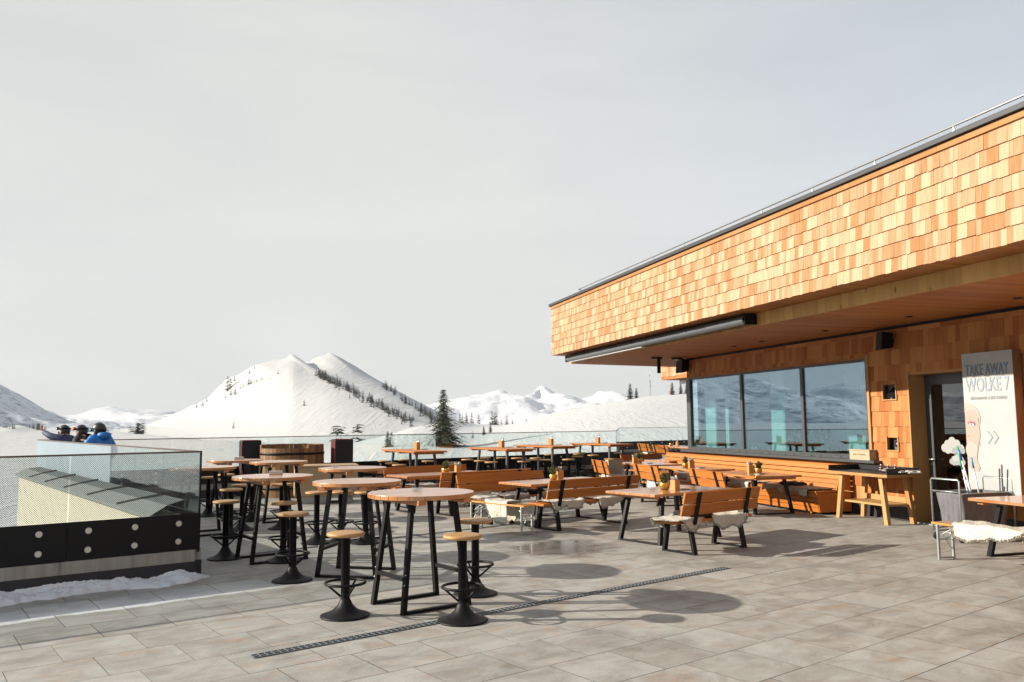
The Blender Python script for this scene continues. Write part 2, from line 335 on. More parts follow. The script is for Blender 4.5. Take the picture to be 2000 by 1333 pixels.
# ================================================================== SETTING: terrace floor
def mat_floor():
    m, t, b = new_mat('stone_paving')
    def mth(op, a, b_=None, c=None, clamp=False):
        n = N(t, 'ShaderNodeMath', operation=op); n.use_clamp = clamp
        for i, v in enumerate((a, b_, c)):
            if v is None: continue
            if isinstance(v, (int, float)): n.inputs[i].default_value = v
            else: t.links.new(v, n.inputs[i])
        return n.outputs[0]
    co = N(t, 'ShaderNodeTexCoord'); sp = N(t, 'ShaderNodeSeparateXYZ'); t.links.new(co.outputs['Object'], sp.inputs[0])
    U_, V_ = sp.outputs['X'], sp.outputs['Y']
    TL, TW = .60, .60
    row = mth('FLOOR', mth('DIVIDE', V_, TW)); fv = mth('SUBTRACT', mth('DIVIDE', V_, TW), row)
    uu = mth('ADD', mth('DIVIDE', U_, TL), mth('MULTIPLY', row, 1/3)); col = mth('FLOOR', uu); fu = mth('SUBTRACT', uu, col)
    # distance to the nearest joint in metres
    du = mth('MULTIPLY', mth('MINIMUM', fu, mth('SUBTRACT', 1, fu)), TL); dv = mth('MULTIPLY', mth('MINIMUM', fv, mth('SUBTRACT', 1, fv)), TW)
    cb = N(t, 'ShaderNodeCombineXYZ'); t.links.new(row, cb.inputs[0]); t.links.new(col, cb.inputs[1])
    wn = N(t, 'ShaderNodeTexWhiteNoise'); wn.noise_dimensions = '3D'; t.links.new(cb.outputs[0], wn.inputs['Vector'])
    rnd = N(t, 'ShaderNodeSeparateColor'); t.links.new(wn.outputs['Color'], rnd.inputs[0])
    wid = mth('MULTIPLY_ADD', rnd.outputs[2], .0042, .0016)
    jv = mth('LESS_THAN', dv, wid); ju = mth('LESS_THAN', du, mth('MULTIPLY', wid, .75)); joint = mth('MAXIMUM', jv, ju)
    # stone figure: streaks, per-slab offset so it does not run across joints
    off = N(t, 'ShaderNodeVectorMath', operation='SCALE'); off.inputs['Scale'].default_value = 37; t.links.new(wn.outputs['Color'], off.inputs[0])
    av = N(t, 'ShaderNodeVectorMath', operation='ADD'); t.links.new(co.outputs['Object'], av.inputs[0]); t.links.new(off.outputs[0], av.inputs[1])
    mp = N(t, 'ShaderNodeMapping'); mp.inputs['Rotation'].default_value = (0, 0, .5); mp.inputs['Scale'].default_value = (1.3, 2.3, 1); t.links.new(av.outputs[0], mp.inputs[0])
    n1 = N(t, 'ShaderNodeTexNoise'); n1.inputs['Scale'].default_value = 1.6; n1.inputs['Detail'].default_value = 9; n1.inputs['Roughness'].default_value = .62; n1.inputs['Distortion'].default_value = .8
    t.links.new(mp.outputs[0], n1.inputs['Vector'])
    n2 = N(t, 'ShaderNodeTexNoise'); n2.inputs['Scale'].default_value = 45; n2.inputs['Detail'].default_value = 4; t.links.new(co.outputs['Object'], n2.inputs['Vector'])
    n3 = N(t, 'ShaderNodeTexNoise'); n3.inputs['Scale'].default_value = 1.1; n3.inputs['Detail'].default_value = 6; n3.inputs['Roughness'].default_value = .6; t.links.new(co.outputs['Object'], n3.inputs['Vector'])
    base = N(t, 'ShaderNodeValToRGB'); e = base.color_ramp.elements
    e[0].position = .30; e[0].color = (.225, .208, .184, 1); e[1].position = .72; e[1].color = (.36, .362, .342, 1)
    k = e.new(.45); k.color = (.285, .275, .252, 1); k = e.new(.56); k.color = (.325, .322, .302, 1)
    t.links.new(mth('ADD', n1.outputs['Fac'], mth('MULTIPLY', mth('SUBTRACT', rnd.outputs[0], .5), .10)), base.inputs[0])
    # warm rusty flecks on some slabs
    rust = N(t, 'ShaderNodeMapRange'); rust.inputs['From Min'].default_value = .54; rust.inputs['From Max'].default_value = .72; rust.inputs['To Max'].default_value = .55
    mp2 = N(t, 'ShaderNodeMapping'); mp2.inputs['Location'].default_value = (9, 4, 0); mp2.inputs['Scale'].default_value = (1.4, 2.2, 1); t.links.new(av.outputs[0], mp2.inputs[0])
    n4 = N(t, 'ShaderNodeTexNoise'); n4.inputs['Scale'].default_value = 2.2; n4.inputs['Detail'].default_value = 8; t.links.new(mp2.outputs[0], n4.inputs['Vector']); t.links.new(n4.outputs['Fac'], rust.inputs['Value'])
    m1 = N(t, 'ShaderNodeMix', data_type='RGBA'); t.links.new(mth('MULTIPLY', rust.outputs[0], rnd.outputs[1]), m1.inputs['Factor']); t.links.new(base.outputs[0], m1.inputs['A']); m1.inputs['B'].default_value = (.33, .20, .11, 1)
    # broad dirt and damp stains
    st = N(t, 'ShaderNodeMapRange'); st.inputs['From Min'].default_value = .50; st.inputs['From Max'].default_value = .74; st.inputs['To Min'].default_value = 1; st.inputs['To Max'].default_value = .66
    t.links.new(n3.outputs['Fac'], st.inputs['Value'])
    n5 = N(t, 'ShaderNodeTexNoise'); n5.inputs['Scale'].default_value = 3.4; n5.inputs['Detail'].default_value = 9; n5.inputs['Roughness'].default_value = .7; t.links.new(co.outputs['Object'], n5.inputs['Vector'])
    sp5 = N(t, 'ShaderNodeMapRange'); sp5.inputs['From Min'].default_value = .62; sp5.inputs['From Max'].default_value = .74; sp5.inputs['To Min'].default_value = 1; sp5.inputs['To Max'].default_value = .62; t.links.new(n5.outputs['Fac'], sp5.inputs['Value'])
    fine = mth('MULTIPLY', mth('MULTIPLY_ADD', n2.outputs['Fac'], .16, .92), sp5.outputs[0])
    sc = N(t, 'ShaderNodeVectorMath', operation='SCALE'); t.links.new(m1.outputs['Result'], sc.inputs[0]); t.links.new(mth('MULTIPLY', st.outputs[0], fine), sc.inputs['Scale'])
    # frost / road-salt bloom in the strip beside the parapet, and the wet pool: shapes in terrace coordinates
    def ellipse(cx, cy, rx, ry, soft, warp=.5):
        a = mth('DIVIDE', mth('SUBTRACT', U_, cx), rx); c = mth('DIVIDE', mth('SUBTRACT', V_, cy), ry)
        d = mth('SQRT', mth('ADD', mth('MULTIPLY', a, a), mth('MULTIPLY', c, c)))
        d = mth('ADD', d, mth('MULTIPLY', mth('SUBTRACT', n3.outputs['Fac'], .5), warp*2))
        d = mth('ADD', d, mth('MULTIPLY', mth('SUBTRACT', n1.outputs['Fac'], .5), warp*.6))
        r = N(t, 'ShaderNodeMapRange'); r.inputs['From Min'].default_value = 1; r.inputs['From Max'].default_value = 1-soft; t.links.new(d, r.inputs['Value']); return r.outputs[0]
    wet = ellipse(7.75, 9.05, 1.05, .95, .5, .9)
    # frost bloom: a band |v - v0| with ragged edge
    bv = mth('ADD', V_, mth('MULTIPLY', mth('SUBTRACT', n3.outputs['Fac'], .5), .5))
    lo = N(t, 'ShaderNodeMapRange'); lo.inputs['From Min'].default_value = 8.84; lo.inputs['From Max'].default_value = 8.88; t.links.new(bv, lo.inputs['Value'])
    hi = N(t, 'ShaderNodeMapRange'); hi.inputs['From Min'].default_value = 9.75; hi.inputs['From Max'].default_value = 8.95; t.links.new(bv, hi.inputs['Value'])
    ul = N(t, 'ShaderNodeMapRange'); ul.inputs['From Min'].default_value = 5.6; ul.inputs['From Max'].default_value = 3.0; t.links.new(mth('ADD', U_, mth('MULTIPLY', n1.outputs['Fac'], 1.5)), ul.inputs['Value'])
    frost = mth('MULTIPLY', mth('MULTIPLY', lo.outputs[0], hi.outputs[0]), ul.outputs[0], clamp=True)
    frost = mth('MULTIPLY', mth('POWER', frost, 1.3), mth('MULTIPLY_ADD', n1.outputs['Fac'], 2.2, -.1), clamp=True)
    m2 = N(t, 'ShaderNodeMix', data_type='RGBA'); t.links.new(frost, m2.inputs['Factor']); t.links.new(sc.outputs[0], m2.inputs['A']); m2.inputs['B'].default_value = (.62, .64, .66, 1)
    wsc = N(t, 'ShaderNodeVectorMath', operation='SCALE'); t.links.new(m2.outputs['Result'], wsc.inputs[0]); t.links.new(mth('MULTIPLY_ADD', wet, -.5, 1), wsc.inputs['Scale'])
    mj = N(t, 'ShaderNodeMix', data_type='RGBA'); t.links.new(mth('MULTIPLY', joint, .9), mj.inputs['Factor']); t.links.new(wsc.outputs[0], mj.inputs['A']); mj.inputs['B'].default_value = (.035, .028, .024, 1)
    t.links.new(mj.outputs['Result'], b.inputs['Base Color'])
    t.links.new(mth('MULTIPLY_ADD', wet, -.47, mth('MULTIPLY_ADD', n1.outputs['Fac'], .3, .52)), b.inputs['Roughness'])
    h = mth('ADD', mth('MULTIPLY', n1.outputs['Fac'], .012), mth('ADD', mth('MULTIPLY', n2.outputs['Fac'], .003), mth('MULTIPLY', joint, -.006)))
    bp = N(t, 'ShaderNodeBump'); bp.inputs['Distance'].default_value = 1; t.links.new(mth('MULTIPLY_ADD', wet, -.5, .55), bp.inputs['Strength']); t.links.new(h, bp.inputs['Height']); t.links.new(bp.outputs[0], b.inputs['Normal'])
    return m
M['floor'] = mat_floor()
def g2w(u, v): return GU*u+GV*v
def w2g(p): p = np.array(p[:2]); return (float(p@GU), float(p@GV))
# terrace outline in world metres
LE = C0+GV*12.84                                   # far end of the parapet leg
FR0 = np.array((3.65, 29.1)); FRL = FR0-GU*16.35
SR0 = np.array((5.6, 43.2)); SR1 = SR0+GU*22
NL = C0-GU*9.5
poly = [C0, LE, FRL, FR0, SR0, SR1, np.array((34, 20)), np.array((30, -9)), np.array((-9, -9)), NL]
mb = MB(); pg = [w2g(p) for p in poly]; mb.prism(pg[::-1], -.5, 0)
tf = mb.build('terrace_floor', 'floor', fixn=True); tf.rotation_euler = (0, 0, TH); tag(tf, kind='structure')

# drains
def drain(p0, p1, name, label, wd=.10, pitch=.055):
    p0, p1 = np.array(p0), np.array(p1); L = float(np.linalg.norm(p1-p0)); ang = math.atan2(*(p1-p0)[::-1])
    r = thing(name, (p0[0], p0[1], 0), ang, label, 'drain')
    mb = MB(); mb.b2((0, -wd/2, .0015), (L, wd/2, .004)); mb.build('channel', plain('drain_shadow', (.02, .025, .03), .8), r)
    mb = MB(); n = int(L/pitch)
    for i in range(n+1): x = i*L/n; mb.b2((x-.005, -wd/2, .0045), (x+.005, wd/2, .009))
    mb.b2((0, -wd/2-.006, .0045), (L, -wd/2, .0095)); mb.b2((0, wd/2, .0045), (L, wd/2+.006, .0095)); mb.b2((0, -.004, .0045), (L, .004, .0088))
    mb.build('grating', plain('zinc_grating', (.20, .225, .25), .5, .6), r)
drain((-2.02, 6.52), (2.60, 10.21), 'drain_channel', 'long galvanised slot drain grating set diagonally in the stone paving in the foreground', .085)
drain((-3.6, 11.62), (1.85, 16.30), 'drain_channel', 'narrower drain grating running under the benches and bar tables in the middle of the terrace', .05, .04)

# ================================================================== parapets
def parapet(name, p0, p1, label, zt=1.48, zg=.755, pane=1.5, first=None, mats=None, side=-1, bolts=True, group='glass parapets round the terrace', bolt_pitch=.475, plinth=True, bolt_from=.235, rail=True):
    """p0->p1; panes of clamped glass on a black panel, concrete upstand and black plinth. side=-1: bolts on the right hand side looking p0->p1"""
    p0, p1 = np.array(p0, float), np.array(p1, float); L = float(np.linalg.norm(p1-p0)); ang = math.atan2(*(p1-p0)[::-1])
    r = thing(name, (p0[0], p0[1], 0), ang, label, 'parapet', group)
    y = side
    xs = [0]; x = first if first else pane
    while x < L-.15: xs.append(x); x += pane
    xs.append(L)
    for i in range(len(xs)-1):
        a, b_ = xs[i]+.006, xs[i+1]-.006
        mb = MB(); fr_ = bool(mats) and i < len(mats) and mats[i] == 'frit'
        if fr_: mb.add([(a, 0, zg-.002), (b_, 0, zg-.002), (b_, 0, zt-.02), (a, 0, zt-.02)], [(0, 1, 2, 3)])
        else: mb.b2((a, -.009, zg-.002), (b_, .009, zt-.02))
        mb.build('glass_pane', M[(mats[i] if mats and i < len(mats) else 'glass')], r)
        mb = MB(); mb.b2((a-.004, .0155 if y > 0 else -.021, .335), (b_+.004, .021 if y > 0 else -.0155, zg-.004)); mb.build('panel', 'panel', r, bevel=.002)
    if rail:
        mb = MB(); mb.b2((-.01, -.016, zt-.02), (L+.01, .016, zt)); mb.build('top_rail', plain('bronze_rail', (.10, .075, .06), .4, .5), r)
    mb = MB(); mb.b2((.05, -.05, .20), (L-.05, .05, .333))
    mb.build('concrete_upstand', 'conc', r)
    mb = MB(); mb.b2((.01, -.015, .34), (L-.01, .015, zg-.01)); mb.build('panel_backing', 'black', r)  # black backing added behind the panels to stop light through their joints
    if plinth:
        mb = MB(); mb.b2((.04, -.058, -.0), (L-.04, .058, .198)); mb.build('plinth', plain('bitumen_plinth', (.018, .018, .021), .6, var=.3), r)
    if bolts:
        n = 0; x = bolt_from
        while x < L-.1 and n < 46:
            for z in (.645, .44):
                m2 = MB(); m2.lathe([(0, .010), (.010, .010), (.011, .015), (.031, .015), (.034, .012), (.034, 0)], 20, smooth=False)
                o = m2.build('bolt', 'steel', r); o.rotation_euler = (R(90) if y < 0 else R(-90), 0, 0); o.location = (x, y*.021, z)
            x += bolt_pitch; n += 1
    return r
near = parapet('near_parapet', C0, NL, 'near parapet at left, dotted glass above black panels with round steel bolts', first=1.39, pane=1.9, mats=['frit']*9, side=1)
mb = MB(); mb.b2((-.012, -.014, .30), (.006, .014, 1.462)); mb.build('end_post', 'black', near)
leg = parapet('side_parapet', C0, LE, 'side parapet running away from the near corner, clear glass then white frosted panes', pane=1.6, mats=['glass', 'glass', 'glass', 'frost', 'frost', 'frost', 'frost', 'frost'], side=-1, bolts=False, rail=True)
corner = parapet('corner_parapet', LE, FRL, 'short glass parapet closing the far left corner behind the three people', pane=2.6, bolts=False)
far = parapet('far_parapet', FR0, FRL, 'long far glass parapet in front of the snowy hill with bolted black base', pane=1.5, mats=['glass']*5+['iced']+['glass']*6, side=1, bolt_pitch=.75, bolt_from=.35)
link = parapet('link_parapet', FR0, SR0, 'glass parapet linking the long far parapet to the one beside the building', pane=1.6, bolts=False)
sec = parapet('rear_parapet', SR0, SR1, 'rearmost glass parapet beside the building with bolts on a black base', pane=3.4, side=-1, bolt_pitch=.9, bolt_from=.5)

# cream stair-house below the near parapet
A = np.array((-4.53, 10.17)); B = np.array((-11.07, 18.55)); dAB = (B-A)/np.linalg.norm(B-A); LAB = float(np.linalg.norm(B-A))
hut = thing('stair_house', (A[0], A[1], 0), math.atan2(dAB[1], dAB[0]), 'cream rendered stair house with a dark sloping roof seen behind the dotted glass', 'building')
mb = MB(); mb.b2((-.58, -.28, -9), (LAB-.05, 0, .735)); mb.build('wall', 'cream', hut)
mb = MB(); mb.add([(-.6, .07, .742), (LAB, .07, .742), (LAB, -.12, .852), (-.6, -.12, .852), (-.6, .07, .70), (LAB, .07, .70)], [(0, 1, 2, 3), (4, 5, 1, 0)], .5); mb.build('lit_roof_plane', plain('sunlit_roof_sheet', (.13, .15, .15), .55), hut)  # left roof plane, its sunlit tone put into a lighter colour
mb = MB(); mb.add([(-.6, -.121, .853), (LAB-.1, -.121, .853), (LAB-.6, -.31, .905), (-.6, -.31, .905), (-.6, -.31, .80), (LAB-.6, -.31, .80)], [(0, 1, 2, 3), (3, 2, 5, 4)], .5); mb.build('roof', 'roof_shaded', hut)  # right roof plane, painted darker as the side turned from the sun
for i in range(5):
    x = .55+i*1.9
    mb = MB(); mb.beam((x, -.12, .862), (x+.55, .05, .766), .022, .022); mb.beam((x-.03, -.13, .866), (x-.28, -.30, .918), .022, .022); mb.build('snow_guard', 'black', hut)

# melting snow heaped along the plinth
def mat_snow(name, base=(.80, .81, .82), bumpd=.05, tracks=False, rocks=0, rock_col=(.23, .25, .30)):
    m, t, b = new_mat(name); co = N(t, 'ShaderNodeTexCoord'); b.inputs['Base Color'].default_value = (*base, 1); b.inputs['Roughness'].default_value = .75
    b.inputs['Specular IOR Level'].default_value = .2
    return m, t, b, co
m, t, b, co = mat_snow('slushy_snow', (.66, .68, .72))
n = N(t, 'ShaderNodeTexNoise'); n.inputs['Scale'].default_value = 30; n.inputs['Detail'].default_value = 8; t.links.new(co.outputs['Object'], n.inputs['Vector'])
bp = N(t, 'ShaderNodeBump'); bp.inputs['Strength'].default_value = .8; bp.inputs['Distance'].default_value = .02; t.links.new(n.outputs['Fac'], bp.inputs['Height']); t.links.new(bp.outputs[0], b.inputs['Normal'])
M['slush'] = m
rg = np.random.RandomState(3)
nx, ny = 150, 16; mb = MB(); vs = []
def wob(x, k): return .5+.5*math.sin(x*k+1.3*math.sin(x*k*.37))
for i in range(nx+1):
    x = -.12+i*(2.9/nx); wd = (.10+.22*wob(x, 3.1)*(.45+.55*wob(x, 13))+.03*wob(x, 37))*min(1, (x+.14)*2.6); wd = max(wd, .012)
    for j in range(ny+1):
        s = j/ny; z = (.105*(.35+.65*wob(x, 7.3)*(.6+.4*wob(x, 23))))*math.sin(math.pi*min(1, s*.5+.5))**.8 if s > 0 else .12*(.45+.55*wob(x, 5.3))
        z = z*min(1, (x+.13)*3)+.014*rg.rand()*(j < ny)+(.022*wob(x*7+j*1.7, 4.1) if 0 < j < ny else 0)
        if j == ny: z = -.002
        vs.append((x, .062+s*wd, z))
fs = [(i*(ny+1)+j, (i+1)*(ny+1)+j, (i+1)*(ny+1)+j+1, i*(ny+1)+j+1) for i in range(nx) for j in range(ny)]
mb.add(vs, fs, 0, True); o = mb.build('snow_heap', 'slush', loc=(C0[0], C0[1], 0), rotz=TH+math.pi, fixn=True); tag(o, 'ridge of half melted snow lying along the foot of the near parapet', 'snow', kind='stuff')

# ================================================================== snowy terrain
HOR = 826.5
def az_of(px): 
    a = (px-1000)/1600.; return math.atan(a)
def px_el(px, y):                                   # elevation angle of a photo pixel (roll and pitch folded in)
    a2 = (px-1000)/1600.; b2 = (666.5-y)/1600.; c, s = math.cos(.0085), math.sin(.0085)
    a = a2*c+b2*s; b_ = -a2*s+b2*c; cp, sp_ = math.cos(.0997), math.sin(.0997)
    f = cp-b_*sp_; u = sp_+b_*cp; return math.atan2(a, f), u/math.hypot(a, f)
def fbm(x, y, seed, octs=5, s=1.0):
    r = np.random.RandomState(seed); out = np.zeros_like(x); amp = 1.0
    for o_ in range(octs):
        for k in range(5):
            th = r.rand()*6.283; ph = r.rand()*6.283; fr = s*(2**o_)*(.6+.8*r.rand())
            out += amp*np.sin((x*math.cos(th)+y*math.sin(th))*fr+ph+1.1*np.sin((x*math.sin(th)-y*math.cos(th))*fr*.7+ph*2))/5
        amp *= .5
    return out
class Layer:
    """A ridge: outline (pixel x, pixel y, distance) turned into world heights, with real slopes in front of and behind it."""
    def __init__(s, pts, foot, front_pow=1.2, back=.5, base=-14, rough=0, rs=.02, seed=1, spurs=(), soft=60, skew=.10, ridged=False):
        pr_ = sorted((px_el(x, y)[0], px_el(x, y)[1]*d+EYE, d) for x, y, d in pts)
        s.a = np.array([p[0] for p in pr_]); s.z = np.array([p[1] for p in pr_]); s.d = np.array([p[2] for p in pr_])
        s.ta = np.linspace(s.a[0], s.a[-1], 1500); zz = np.interp(s.ta, s.a, s.z); g = soft/1600./(s.ta[1]-s.ta[0]); kk = np.arange(-int(3*g), int(3*g)+1); ke = np.exp(-kk**2/(2*g*g)); ke /= ke.sum()
        s.tz = np.convolve(np.pad(zz, int(3*g), mode='edge'), ke, mode='valid'); s.skew = skew; s.ridged = ridged; s.ds = s.d
        s.foot, s.fp, s.back, s.base, s.rough, s.rs, s.seed, s.spurs = foot, front_pow, back, base, rough, rs, seed, spurs
    def h(s, A_, r):
        zs = np.interp(A_, s.a, s.z); D = np.interp(A_, s.a, s.ds); x = r*np.sin(A_); y = r*np.cos(A_)
        u = np.clip((r-s.foot)/(D-s.foot), 0, 1); zc = zs; zs = np.interp(A_+s.skew*(1-u), s.a, s.z)
        zsm = np.interp(A_+s.skew*(1-u), s.ta, s.tz); k_ = np.clip((u-.72)/.28, 0, 1); k_ = k_*k_*(3-2*k_); zf = zsm+(zs-zsm)*k_
        z = s.base+(zf-s.base)*u**s.fp
        bk = r > D; z = np.where(bk, zc-(r-D)*s.back, z)
        for (q0, q1, wd, up) in s.spurs:               # spur ridges given as two world points with heights
            ax, ay, az_ = q0; bx, by, bz = q1; dx, dy = bx-ax, by-ay; L2 = dx*dx+dy*dy
            tt = np.clip(((x-ax)*dx+(y-ay)*dy)/L2, 0, 1); dist = np.hypot(x-ax-tt*dx, y-ay-tt*dy); zr = az_+(bz-az_)*tt
            zz = zr-np.minimum(np.maximum(0, dist-4), 80)*up-np.maximum(0, dist-84)*.62; z = np.maximum(z, zz) if wd == 0 else np.where(zz > z-wd, np.maximum(z, zz)+.25*wd*np.exp(-((z-zz)/wd)**2), z)
        if s.rough:
            n_ = fbm(x, y, s.seed, 6, s.rs); n_ = n_ if not s.ridged else .55-1.5*np.abs(n_); env = np.clip(1-np.abs(u-.55)/.55, 0, 1)**.6; z = z+s.rough*n_*env
        return z
def make_terrain(name, layer, a0, a1, na, r0, r1, nr, mat, extra=None, log=True):
    A_ = np.linspace(a0, a1, na); r_ = np.geomspace(r0, r1, nr) if log else np.linspace(r0, r1, nr)
    AA, RR = np.meshgrid(A_, r_, indexing='ij'); Z = layer.h(AA, RR) if not callable(layer) else layer(AA, RR)
    X = RR*np.sin(AA); Y = RR*np.cos(AA)
    co = np.stack([X, Y, Z], -1).reshape(-1, 3)
    idx = np.arange(na*nr).reshape(na, nr); f = np.stack([idx[:-1, :-1], idx[:-1, 1:], idx[1:, 1:], idx[1:, :-1]], -1).reshape(-1, 4)
    me = bpy.data.meshes.new(name); me.vertices.add(len(co)); me.vertices.foreach_set('co', co.ravel())
    me.loops.add(f.size); me.loops.foreach_set('vertex_index', f.ravel()); me.polygons.add(len(f))
    me.polygons.foreach_set('loop_start', np.arange(0, f.size, 4)); me.polygons.foreach_set('use_smooth', np.ones(len(f), bool)); me.update(calc_edges=True)
    me.materials.append(mat); o = bpy.data.objects.new(name, me); C.objects.link(o); tag(o, kind='structure'); return o
def snow_material(name, alb, noise_s, bump_d, tree_amt=0, tree_s=.02, tcol=(.10, .12, .15), lo=.5, hi=.62, steep=None, wave=0):
    m, t, b, co = mat_snow(name, alb)
    n = N(t, 'ShaderNodeTexNoise'); n.inputs['Scale'].default_value = noise_s; n.inputs['Detail'].default_value = 9; n.inputs['Roughness'].default_value = .6; t.links.new(co.outputs['Object'], n.inputs['Vector'])
    hgt = n.outputs['Fac']
    if wave:
        mp = N(t, 'ShaderNodeMapping'); mp.inputs['Rotation'].default_value = (0, 0, .35); mp.inputs['Scale'].default_value = (1, .12, .12); t.links.new(co.outputs['Object'], mp.inputs[0])
        wv = N(t, 'ShaderNodeTexNoise'); wv.inputs['Scale'].default_value = wave; wv.inputs['Detail'].default_value = 4; wv.inputs['Distortion'].default_value = 1.2; t.links.new(mp.outputs[0], wv.inputs['Vector'])
        rd = N(t, 'ShaderNodeMath', operation='ABSOLUTE'); sb = N(t, 'ShaderNodeMath', operation='SUBTRACT'); sb.inputs[1].default_value = .5; t.links.new(wv.outputs['Fac'], sb.inputs[0]); t.links.new(sb.outputs[0], rd.inputs[0])
        ml = N(t, 'ShaderNodeMath', operation='MULTIPLY_ADD'); ml.inputs[1].default_value = 1.2; t.links.new(rd.outputs[0], ml.inputs[0]); t.links.new(hgt, ml.inputs[2]); hgt = ml.outputs[0]
    bp = N(t, 'ShaderNodeBump'); bp.inputs['Strength'].default_value = 1; bp.inputs['Distance'].default_value = bump_d; t.links.new(hgt, bp.inputs['Height']); t.links.new(bp.outputs[0], b.inputs['Normal'])
    if tree_amt:
        n2 = N(t, 'ShaderNodeTexNoise'); n2.inputs['Scale'].default_value = tree_s; n2.inputs['Detail'].default_value = 10; n2.inputs['Roughness'].default_value = .72; t.links.new(co.outputs['Object'], n2.inputs['Vector'])
        r = N(t, 'ShaderNodeMapRange'); r.inputs['From Min'].default_value = lo; r.inputs['From Max'].default_value = hi; r.inputs['To Max'].default_value = tree_amt; t.links.new(n2.outputs['Fac'], r.inputs['Value'])
        mx_ = N(t, 'ShaderNodeMix', data_type='RGBA'); mx_.inputs['A'].default_value = (*alb, 1); mx_.inputs['B'].default_value = (*tcol, 1); t.links.new(r.outputs[0], mx_.inputs['Factor']); t.links.new(mx_.outputs['Result'], b.inputs['Base Color'])
    return m
SNOW = (.50, .51, .515)
# --- near snowfield: falls away below the terrace, a rolling shoulder with the fir, a broad dome on the right
near_sil = [(-2600, 870, 300), (-900, 850, 320), (-200, 842, 330), (0, 832, 420), (24, 834, 420), (40, 829, 420), (66, 835, 420), (90, 839, 420), (150, 842, 420), (210, 842, 400), (280, 848, 380), (400, 858, 330), (560, 864, 300),
            (700, 862, 290), (770, 846, 280), (800, 836, 280), (840, 828, 300), (895, 821, 330), (936, 828, 360), (982, 829, 380), (1030, 825, 390), (1060, 815, 395), (1111, 797, 400), (1159, 792, 400), (1220, 781, 400), (1274, 772, 400), (1346, 768, 400), (1600, 772, 400), (2600, 790, 400)]
LN = Layer(near_sil, 60, .85, .22, -9, .9, .02, 5)
# --- the white hill
hill_sil = [(-100, 858, 700), (60, 856, 800), (180, 850, 860), (235, 838, 930), (285, 831, 930), (330, 812, 920), (365, 796, 915), (385, 787, 910), (402, 779, 905), (425, 757, 900), (440, 741, 895), (470, 728, 890), (500, 711, 885), (540, 703, 880), (560, 698, 876),
            (565, 693, 875), (573, 693, 875), (580, 701, 878), (592, 709, 885), (604, 705, 890), (620, 697, 895), (636, 692, 898), (645, 689, 900), (655, 694, 903), (668, 701, 908), (685, 711, 915), (700, 722, 922), (718, 735, 930), (735, 748, 938),
            (752, 762, 945), (770, 776, 955), (790, 789, 965), (810, 801, 975), (830, 812, 985), (850, 824, 1000), (880, 836, 1010), (940, 850, 1010), (1100, 870, 1010)]
def W_(x, y, d):
    a, e = px_el(x, y); return (d*math.sin(a), d*math.cos(a), e*d+EYE)
LH = Layer(hill_sil, 330, 1.15, .55, -16, 2.0, .011, 9, skew=-.14, soft=40)
LL = Layer([(-2600, 800, 2300), (-1700, 815, 2300), (-1445, 812, 2200), (-1200, 800, 2200), (-1085, 788, 2250), (-950, 748, 2250), (-834, 722, 2250), (-740, 735, 2200), (-628, 728, 2200), (-500, 700, 2200), (-300, 690, 2200), (-120, 718, 2200), (0, 755, 2200), (40, 772, 2200), (66, 786, 2200), (88, 800, 2200), (112, 812, 2150), (140, 824, 2100), (180, 834, 2000), (260, 838, 2000), (420, 846, 2000)],
           900, 1.1, .5, -40, 40, .006, 21, ridged=True)
LF = Layer([(-2600, 740, 5200), (-1900, 760, 5200), (-1500, 742, 5200), (-1300, 730, 5200), (-1150, 752, 5200), (-1000, 765, 5200), (-700, 740, 5200), (-200, 770, 5000), (60, 800, 4800), (100, 818, 4600), (140, 816, 4500), (180, 804, 4400), (200, 798, 4400), (212, 794, 4400), (225, 803, 4450), (260, 800, 4600), (320, 803, 4800), (350, 812, 4800), (420, 826, 4800), (620, 810, 4800), (780, 792, 4700), (820, 786, 4600), (860, 780, 4600),
            (880, 775, 4550), (905, 771, 4500), (925, 764, 4500), (945, 764, 4500), (958, 759, 4500), (972, 757, 4500), (984, 760, 4500), (992, 768, 4500), (1010, 773, 4500), (1024, 777, 4500), (1038, 771, 4600), (1052, 755, 4900), (1062, 755, 4900), (1080, 766, 4900), (1100, 778, 4800), (1125, 786, 4700), (1150, 778, 4500),
            (1168, 766, 4400), (1185, 764, 4400), (1200, 764, 4400), (1220, 773, 4400), (1260, 782, 4400), (1340, 790, 4400), (2600, 800, 4400)], 2400, 1.35, .6, -60, 75, .0045, 33, skew=-.10, soft=25, ridged=True)
snow_near = snow_material('wind_packed_snow', SNOW, .25, .35, wave=.35)
snow_hill = snow_material('hill_snow', (.45, .46, .465), .05, .8, .5, .06, (.22, .22, .24), .66, .72, wave=.09)
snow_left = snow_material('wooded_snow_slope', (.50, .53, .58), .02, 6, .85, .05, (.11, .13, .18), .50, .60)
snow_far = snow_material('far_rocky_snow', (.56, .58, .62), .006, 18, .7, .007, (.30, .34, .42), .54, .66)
A0, A1 = R(-74), R(40)
make_terrain('snow_field', LN, R(-80), R(60), 700, 20, 620, 90, snow_near)
make_terrain('snow_hill', LH, math.atan(-.72), math.atan(.08), 620, 300, 1250, 150, snow_hill, log=False)
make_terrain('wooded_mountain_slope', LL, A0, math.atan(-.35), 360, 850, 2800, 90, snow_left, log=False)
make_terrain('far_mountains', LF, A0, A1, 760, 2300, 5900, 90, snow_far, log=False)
def ground_z(x, y, L=LN):
    return float(L.h(np.array([math.atan2(x, y)]), np.array([math.hypot(x, y)]))[0])
